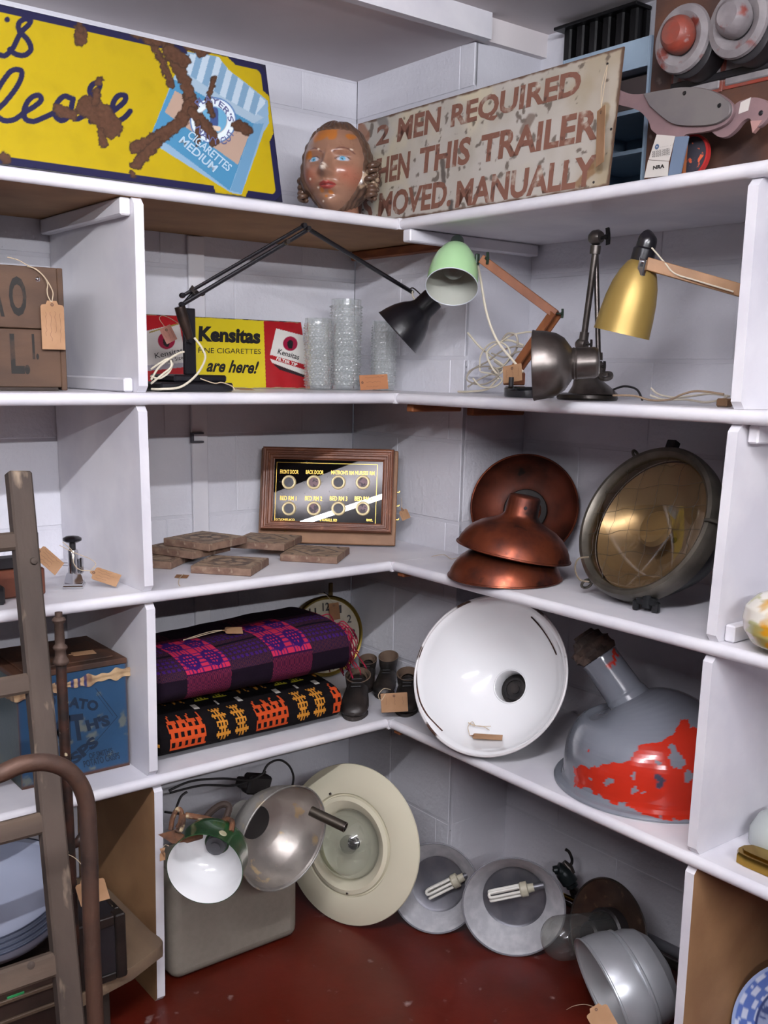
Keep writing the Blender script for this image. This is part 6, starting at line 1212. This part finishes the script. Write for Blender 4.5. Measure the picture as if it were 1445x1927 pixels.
# ---- two grey metal shades with compact fluorescent lamps
cf = mat('grey_matt_inside', 'b3b3b6', .55, col2='a3a3a7', ns=30, bump=.15, bs=90); cfo = mat('grey_outside', '7c7c82', .5, .3); cfd = mat('grey_metal_disc', '66666b', .4, .6, col2='55555b', ns=14); cfw = mat('lamp_white', 'cfccc4', .3); cfb = mat('lamp_base_cream', 'aaa491', .45)
def cfl(label, c, a, phi, m, base, tip):
    MS, R = pose(*c, a, phi, *m, [(1, 0), (.66, -.5), (.5, -1.0)], zs=.003)
    t = thing('grey_lampshade', label, 'lampshade', MS)
    mk('shade', shell([(r*R, z*R) for r, z in ((1.0, 0), (.995, -.03), (.955, -.06), (.93, -.10), (.80, -.26), (.66, -.44), (.62, -.52), (.61, -.60), (.56, -.80), (.40, -.95), (.3, -1.0))], .0013, 84), [cfo, cf], t, ang=35)
    mk('rolled_rim', tube([(R*math.cos(q), R*math.sin(q), 0) for q in np.linspace(0, 2*np.pi, 84, endpoint=False)], .0024, 6, True), cfo, t)
    mk('mounting_disc', lathe([(0, -.50*R), (.58*R, -.50*R), (.61*R, -.485*R), (.64*R, -.47*R), (.63*R, -.49*R), (.60*R, -.515*R), (0, -.52*R)], 64), cfd, t)
    F1 = np.array(MS)@T(0, 0, -.36*R); A = np.append(clampuv(F1, *base), -.36*R); B = np.append(clampuv(F1, *tip), -.30*R); d = nrm(B-A); L = np.linalg.norm(B-A); F_ = fr(A, d, x=V(0, 0, 1)); r0 = .020
    l = mk('lamp_base', xf(lathe([(0, -.018), (.011, -.018), (.012, -.002), (r0, .0), (r0, .016), (r0*.85, .020), (0, .020)], 28), F_), cfb, t)
    for k in range(3):
        a_ = k*2*math.pi/3+.5; u = V(math.cos(a_), math.sin(a_), 0)*.0115; w = V(-math.sin(a_), math.cos(a_), 0)*.0062; z1 = L
        mk('lamp_tube', xf(tube(spl([u+w+V(0, 0, .018), u+w+V(0, 0, z1*.5), u+w+V(0, 0, z1-.006), u+w*.4+V(0, 0, z1), u-w*.4+V(0, 0, z1), u-w+V(0, 0, z1-.006), u-w+V(0, 0, z1*.5), u-w+V(0, 0, .018)], 4), .0040, 8), F_), cfw, l)
    mk('socket_post', xf(lathe([(0, -.045), (.009, -.045), (.009, -.016), (0, -.016)], 16), F_), cfd, t); return t
cfl('grey metal lampshade with compact fluorescent lamp, half hidden behind its twin', (818, 1671), 83, 14, (-.6, .8), (862, 1655), (806, 1682))
cfl('grey metal lampshade with compact fluorescent lamp, in front of its twin', (966, 1707), 96, 24, (-.1, 1), (992, 1672), (922, 1684))
# ---- rusty disc with clear glass cylinder
MS, R = pose(1142, 1756, 100, 46, -.97, .1, [(1, 0), (.6, -.2)], zs=.003)
rdk = thing('well_glass_lamp', 'rust-brown disc lamp with long clear glass cylinder pointing left', 'lamp', MS); rb_ = mat('brown_tarnish', '4f3d33', .45, .6, col2='3a2c26', ns=12, col3='6f5a48', ns3=30, lo3=.6, hi3=.68, bump=.2, bs=60)
mk('disc', shell([(r*R, z*R) for r, z in ((1.0, 0), (.99, -.03), (.9, -.06), (.6, -.12), (.42, -.16))], .0015, 80), [rb_, rb_], rdk, ang=40)
mk('rim', tube([(R*math.cos(q), R*math.sin(q), 0) for q in np.linspace(0, 2*np.pi, 80, endpoint=False)], .0026, 6, True), steel, rdk)
mk('collar', lathe([(.46*R, -.15*R), (.47*R, .08*R), (.43*R, .12*R), (.40*R, .12*R), (.40*R, -.15*R)], 48, True), mat('dark_collar', '211e1f', .45, .3), rdk); mk('socket', lathe([(0, .5*R), (.20*R, .5*R), (.24*R, .46*R), (.26*R, -.1*R), (.43*R, -.15*R), (.43*R, -.4*R), (.2*R, -.5*R), (0, -.5*R)], 32), MATS['dark_collar'], rdk)
mk('glass_cylinder', lathe([(.40*R, .0), (.40*R, 1.15*R)]+[(.40*R*math.cos(t), 1.15*R+.36*R*math.sin(t)) for t in np.linspace(.1, math.pi/2, 10)], 48, caps=False), clearmat('cylinder_glass', 'e8e8e4', 1.0, .05, milk=.03), rdk, ang=80)
mk('ghost_filament', tube(spl([(.02, 0, .5*R), (.025, 0, .85*R), (0, .01, .9*R), (-.025, 0, .85*R), (-.02, 0, .5*R)], 4), .0009, 5), steel, rdk)
# ---- lampholder on rods behind
lh = thing('lampholder', 'old black lampholder on steel rods leaning against the wall behind the brown disc', 'lampholder'); dl2 = dep(onx(1065, 1650, .36)); L5 = lambda x, y, k=0: atd(720+x/2.4083, 1560+y/2.4083, dl2+k)
mk('holder', tube(spl([L5(770, 190), L5(790, 185), L5(815, 195), L5(845, 235), L5(860, 262)], 5), [.004]*2+[.012]*4+[.021]*5+[.023]*6+[.017]*4, 16), mat('dark_teal_black', '1a2022', .35, .3), lh); mk('hook', tube(spl([L5(820, 175), L5(850, 165), L5(858, 140), L5(845, 105), L5(828, 92)], 5), .0042, 8), dark, lh)
mk('cap', tube([L5(820, 150), L5(845, 175), L5(850, 200)], [.008, .011, .014], 12), steel, lh)
mk('rod', rod(L5(845, 250), L5(905, 310, .02), .010, 14), steel, lh); mk('rod', rod(L5(815, 300, .02), L5(880, 330, .03), .0075, 12), brass, lh); mk('rod', rod(L5(820, 330, .02), L5(860, 350, .03), .006, 12), steel, lh); mk('rear_stem', rod(L5(850, 260, .02), L5(900, 420, .05)*V(1, 1, 0)+V(0, 0, .003), .006, 10), dark, lh)
# ---- aluminium bell shade
MS, R = pose(1134, 1872, 108, 79, -.905, .42, [(1, 0), (.86, -.8), (.6, -1.12)], zs=.003)
ab = thing('bell_lampshade', 'polished two-step aluminium bell lampshade lying on its side on the red floor', 'lampshade', MS); alb = mat('bright_aluminium', 'b4b7bb', .30, .6, col2='a6a9ad', ns=8, bump=.04, bs=20)
mk('shade', shell([(r*R, z*R*.8) for r, z in ((1.0, 0), (1.0, -.04), (.985, -.06), (.985, -.25), (.965, -.50), (.93, -.66), (.90, -.70), (.92, -.72), (.915, -.76), (.89, -.77), (.86, -.80), (.85, -1.0), (.78, -1.22), (.62, -1.40), (.38, -1.49), (.25, -1.50))], .0012, 90), [alb, mat('bright_inside', 'b9bbbd', .4, .3)], ab, ang=25)
mk('rolled_rim', tube([(R*math.cos(q), R*math.sin(q), 0) for q in np.linspace(0, 2*np.pi, 90, endpoint=False)], .002, 6, True), alb, ab); mk('end_cap', lathe([(.26*R, -1.19*R), (.2*R, -1.25*R), (0, -1.26*R)], 28), alb, ab)
o = onz(1112, 1893, .055); kraft_tag('kraft price tag with frayed string in front of the aluminium bell shade', atd(1118, 1893, dep(ab.matrix_world.translation)-.14), V(-.5, -.7, .5), V(-.35, .2, .9), .052, .085, string=[[atd(1118, 1895, dep(ab.matrix_world.translation)-.14), atd(1100, 1890, 2.2), atd(1080, 1893, 2.22), atd(1066, 1900, 2.25)]], write=False)
# ---- conduit and gap in the wall
cn = thing('conduit', 'pair of grey steel conduit pipes lying along the wall foot behind the bell shade', 'pipe')
for k, (z, r_) in enumerate(((.095, .014), (.06, .012))): a, b = onx(1205, 1762+k*26, .40), onx(1290, 1800+k*26, .37); mk('pipe', rod(V(a[0], a[1]+.10, a[2]), V(b[0], b[1]-.02, b[2]), r_, 16), steel if k else mat('grey_conduit', '6f6f75', .45, .5), cn)
mk('clip', join(*[xf(lathe([(.0145, -.004), (.0185, -.004), (.0185, .004), (.0145, .004)], 20, True), fr((onx(1205, 1762, .40)+V(0, .02, 0)), V(0, 1, .02)))]), dark, cn)
pt = [(1275, 1740), (1262, 1752), (1258, 1760), (1250, 1765), (1247, 1778), (1240, 1790), (1262, 1795), (1285, 1800), (1290, 1740)]; Mw = fr(V(XQ-.0035, 0, 0), V(-1, 0, 0), x=V(0, -1, 0))
o = mk('missing_paint', prism([clampuv(Mw, *p) for p in pt][::-1], 0, .0009), mat('bare_dark_patch', '121214', .8), bpy.data.objects['wall_right'], smooth=False); o.matrix_world = Matrix(Mw.tolist()); o.matrix_parent_inverse = bpy.data.objects['wall_right'].matrix_world.inverted()
# ---- blue and white plate, right-hand bottom compartment
MS, R = pose(1532, 1962, 150, 20, -.2, .6, [(1, 0), (.6, -.12)], zs=.003)
pt_ = thing('plate', 'blue and white patterned china plate standing in the right-hand floor compartment', 'plate', MS)
v, f = grid(160, 60, lambda u, w: np.c_[R*(1-w)*np.cos(u*2*np.pi), R*(1-w)*np.sin(u*2*np.pi), -R*.10*sstep(w, .05, .42)]); r = np.hypot(v[:, 0], v[:, 1])/R; a = np.arctan2(v[:, 1], v[:, 0])
c = np.tile(lin('4f68a8'), (len(v), 1)); n = fbm(v, 70, 3, 3); m = (r > .72) & (r < .97) & ((np.sin(a*16)*np.sin(r*42) > .25) | (n > .62)); c[m] = lin('b9c2d6'); c[(r > .965)] = lin('8fa0c6'); c[(r > .69) & (r < .72)] = lin('2b3a66'); m = r < .69; c[m] = lin('35456f'); c = mixc(c, m*sstep(n, .5, .6)*.8, '8f9cb8')
v2, f2 = grid(60, 12, lambda u, w: np.c_[R*(1-w)*np.cos(u*2*np.pi), R*(1-w)*np.sin(u*2*np.pi), -.003-R*.10*sstep(w, .05, .42)]); mk('china', join((v, f), (v2, [q[::-1] for q in f2])), mat('blue_china', attr=True, rough=.15, coat=.5), pt_, col=np.vstack([c, np.tile(lin('b9c2d6'), (len(v2), 1))]), ang=180)

# ================================================================ bottom left: ladder, bed post, pipe, boxes and bowls
old = mat('weathered_wood', '473c34', .8, col2='372e28', ns=9, stretch=(1, 1, .15), col3='8b7a68', ns3=25, lo3=.6, hi3=.72, bump=.45, bs=60); oldr = mat('worn_rung_wood', '5c4d40', .8, col2='43372e', ns=8, stretch=(.15, 1, 1), bump=.5, bs=60)
ld = thing('wooden_ladder', 'old grey weathered wooden ladder leaning on the left shelves', 'ladder')
A = ony(34, 888, -.06); B = ony(133, 1927, -.36); d = nrm(B-A); E_ = A+d*((.002-A[2])/d[2]); ln = np.linalg.norm(E_-A); F_ = fr(A, d, x=V(1, 0, 0)); w_ = .045
mk('stile', xf(box(-w_/2, w_/2, -.016, .016, 0, ln-.015, .004), F_), old, ld)
F2 = F_.copy(); F2[:3, 3] = F_[:3, 3]-V(.40, 0, 0); mk('stile', xf(box(-w_/2, w_/2, -.016, .016, 0, ln-.015, .004), F2), old, ld)
lx = F_[:3, 0]
for (x, y, hh) in ((36, 1018, 34), (60, 1284, 38), (86, 1546, 40), (110, 1810, 44)):
    P = onp(x, y, A, F_[:3, 1]); h = hh/FPX*dep(P)/2; G_ = np.eye(4); G_[:3, 0] = (1, 0, 0); G_[:3, 1] = F_[:3, 1]*-1; G_[:3, 2] = np.cross((1, 0, 0), G_[:3, 1]); G_[:3, 3] = P; mk('rung', xf(box(-.38, .004, -.013, .013, -h, h, .005), G_), oldr, ld)
P = onp(58, 1058, A, F_[:3, 1])-F_[:3, 1]*.0165*np.sign(np.dot(F_[:3, 1], FW)); mk('peg', xf(lathe([(0, .006), (.006, .005), (.0075, 0)], 16), fr(P, -F_[:3, 1]*np.sign(np.dot(F_[:3, 1], FW)))), mat('dark_peg', '3f352e', .8), ld)
P = onp(54, 1814, A, F_[:3, 1]); mk('knot', xf(lathe([(0, .0008), (.006, .0006), (.0075, 0)], 16), fr(P-F_[:3, 1]*.0135*np.sign(np.dot(F_[:3, 1], FW)), -F_[:3, 1]*np.sign(np.dot(F_[:3, 1], FW)))), MATS['dark_peg'], ld)
# bed post
irn = mat('rusty_iron', '4a3a32', .7, .3, col2='33261f', ns=20, col3='8f7a5c', ns3=55, lo3=.66, hi3=.70, bump=.4, bs=90); irn2 = mat('flaking_black_iron', '1d1613', .55, .2, col2='3a2219', ns=25, col3='b7a98c', ns3=60, lo3=.66, hi3=.69, bump=.4, bs=90)
A = ony(110, 1152, -.175); B = ony(146, 1900, -.185); d = nrm(B-A); Lp = (A[2]-.003)/-d[2]; F_ = fr(A, d); pm = FPX/dep(A); k = lambda p: p/pm
bp_ = thing('bed_post', 'slender rusty iron bed post with turned rings standing before the blue tin', 'post', F_)
mk('finial', lathe([(0, 0), (k(7), 0), (k(7), k(9)), (k(11), k(11)), (k(13), k(15)), (k(11), k(19)), (k(8.5), k(22)), (k(9.5), k(55)), (k(9), k(62)), (k(13), k(66)), (k(13.5), k(70)), (k(10), k(74)), (k(10.5), k(86)), (k(15), k(94)), (k(15), k(99)), (k(10), k(104)), (0, k(104))], 32), irn, bp_, ang=50)
mk('shaft', lathe([(k(10), k(104)), (k(10.5), k(300)), (k(10.5), Lp)], 24), irn2, bp_); zz = k(470); mk('cross_lug', xf(tube(spl([(k(-4), 0, 0), (k(14), -.005, k(4)), (k(26), -.01, -k(2)), (k(34), -.012, -k(10))], 5), k(9), 12), T(0, 0, zz)), irn2, bp_)
# bent pipe handle
hp = thing('pipe_handle', 'thick rusty bent pipe handle curving in front of the ladder', 'pipe'); Y0 = -.53; Cn = [(-60, 1478), (0, 1456), (45, 1438), (95, 1436), (135, 1456), (160, 1500), (167, 1570), (170, 1680), (174, 1800), (180, 1927)]; pts = [ony(x, y, Y0) for x, y in Cn]; e = pts[-1]+(pts[-1]-pts[-2])*1.0; e = V(e[0], e[1], .003); pts = [p for p in pts]+[e]
mk('pipe', tube(spl(pts, 9), .0142, 18), mat('rust_pipe', '403029', .6, .4, col2='4c362b', ns=12, col3='302520', ns3=18, lo3=.6, hi3=.7, bump=.4, bs=80), hp)
a = pts[0]; mk('left_leg', tube(spl([pts[0], pts[0]+V(-.03, 0, -.03), pts[0]+V(-.05, 0, -.10), V(pts[0][0]-.06, Y0, .5), V(pts[0][0]-.06, Y0, .003)], 8), .0142, 18), MATS['rust_pipe'], hp)
# kraft card on the post
kraft_tag('blank kraft price card hanging behind the rusty pipe', ony(166, 1652, -.225), V(-.55, -.8, .1)+RT*.1, UP*.96+RT*-.25, .058, .054, string=[[ony(166, 1652, -.225), ony(152, 1626, -.215), ony(140, 1614, -.212), ony(128, 1608, -.205)]], write=False, clip=True)
# black iron box on a plank, plank on a low crate
zt = .160; bi = mat('chipped_black_box', '17120f', .5, col2='241b17', ns=14, col3='8f8268', ns3=34, lo3=.68, hi3=.70, bump=.3, bs=60)
P = ony(241, 1838, -.122); bxh = ony(241, 1716, -.122)[2]-.1915; XL = -.925
ib = thing('iron_box', 'black painted iron-cornered box with chipped edges standing on the wooden plank', 'box', T(P[0], -.122, .1915)); bw_ = P[0]-XL
mk('body', box(-bw_+.004, -.006, .006, .12, .004, bxh-.004, .002), blk, ib)
for x0_, x1_ in ((-.024, 0), (-bw_, -bw_+.024)): mk('corner_post', box(x0_, x1_, 0, .03, 0, bxh, .003), bi, ib)
for z0_, z1_ in ((0, .018), (bxh-.022, bxh)): mk('edge_rail', box(-bw_+.025, -.025, .001, .012, z0_, z1_, .002), bi, ib)
mk('edge_rail', box(-.012, -.001, .031, .12, bxh-.022, bxh, .002), bi, ib)
pk = thing('wooden_plank', 'thick worn wooden plank under the black box, its rounded corner jutting past the upright', 'plank', T(0, 0, 0)); pts = [(XL, .37), (-.697, .37), (-.697, .02), (-.692, -.02), (-.693, -.036), (-.702, -.052), (-.72, -.060), (-.80, -.098), (XL, -.125)]
mk('plank', prism(pts[::-1], zt, zt+.030, .004), mat('worn_plank', '6b5845', .75, col2='57473a', ns=9, stretch=(1, .3, 1), col3='8b7760', ns3=20, lo3=.6, hi3=.7, bump=.4, bs=50), pk); mk('wood_patch', box(-.775, -.755, .08, .11, zt+.0302, zt+.033, .001), batten, pk)
cx_ = thing('low_crate', 'dark low wooden crate holding up the worn plank near the floor', 'crate', T(XL, -.08, .001)); mk('crate_side', box(0, .08, 0, .012, 0, zt-.0015, .002), MATS['batten_dark'] if 'batten_dark' in MATS else mat('crate_dark', '2b211b', .8), cx_); mk('crate_side', box(0, .08, .37, .382, 0, zt-.0015, .002), MATS['crate_dark'], cx_); mk('crate_end', box(0, .012, .0125, .3695, 0, zt-.0015), MATS['crate_dark'], cx_); mk('crate_end', box(.068, .08, .0125, .3695, 0, zt-.0015), MATS['crate_dark'], cx_)
# dark chest with green sticker
cy = -.14; ch_ = thing('dark_chest', 'low dark wooden chest with a green sticker at the foot of the ladder', 'chest'); zt = ony(60, 1842, cy)[2]; xr = min(ony(150, 1880, cy)[0], XL-.008); dw = mat('dark_chest_wood', '231915', .5, col2='34251e', ns=8, bump=.2, bs=50)
mk('body', box(xr-.7, xr, cy+.004, cy+.24, .001, zt-.008, .003), dw, ch_); mk('lid', box(xr-.705, xr+.005, cy-.004, cy+.245, zt-.0075, zt, .002), dw, ch_)
for y in (1868, 1905): z = ony(60, y, cy)[2]; mk('trim_strip', box(xr-.7, xr, cy-.003, cy+.0035, z-.004, z+.004, .001), mat('worn_trim', '4c3d30', .5), ch_)
a, b = ony(14, 1882, cy), ony(46, 1866, cy); mk('green_sticker', box(a[0], b[0], cy+.0005, cy+.0035, a[2], b[2], .0005), mat('green_sticker', '1f7a44', .5), ch_)
# nested enamel bowls
enb = mat('blue_grey_enamel', '9aa0b2', .18, coat=.4); 
for k_ in range(4):
    MS, R = pose(-24, 1672-0*k_, 146, 52, -.25, -.96, [], depth=2.16); n_ = np.array(MS)[:3, 2]; MS = np.array(MS); MS[:3, 3] -= n_*.012*k_
    if k_ == 0: zlow = min((MS[:3, 3]-n_*.012*3+MS[:3, :3]@V(R*1.03*math.cos(t)*rr_, R*1.03*math.sin(t)*rr_, -z_))[2] for t in np.linspace(0, 6.28, 60) for rr_, z_ in ((1, 0), (.93, .25*R), (.70, .40*R)))
    b_ = thing('enamel_bowl', ['topmost blue-grey enamel bowl of the nested stack behind the ladder', 'second blue-grey enamel bowl from the top of the nested stack', 'third blue-grey enamel bowl of the nested stack', 'outermost blue-grey enamel bowl at the bottom of the nested stack'][k_], 'bowl', MS, 'nested enamel bowls')
    mk('bowl', shell([(r*R*(1+.012*k_), z*R) for r, z in ((1, 0), (.99, -.015), (.95, -.03), (.93, -.14), (.86, -.27), (.72, -.37), (.5, -.41), (.25, -.42), (.01, -.42))], .0012, 90), [enb, enb], b_, ang=40); mk('rim_edge', tube([(R*(1+.012*k_)*math.cos(q), R*(1+.012*k_)*math.sin(q), 0) for q in np.linspace(0, 2*np.pi, 90, endpoint=False)], .0018, 6, True), mat('navy_rim', '2a3040', .3), b_)
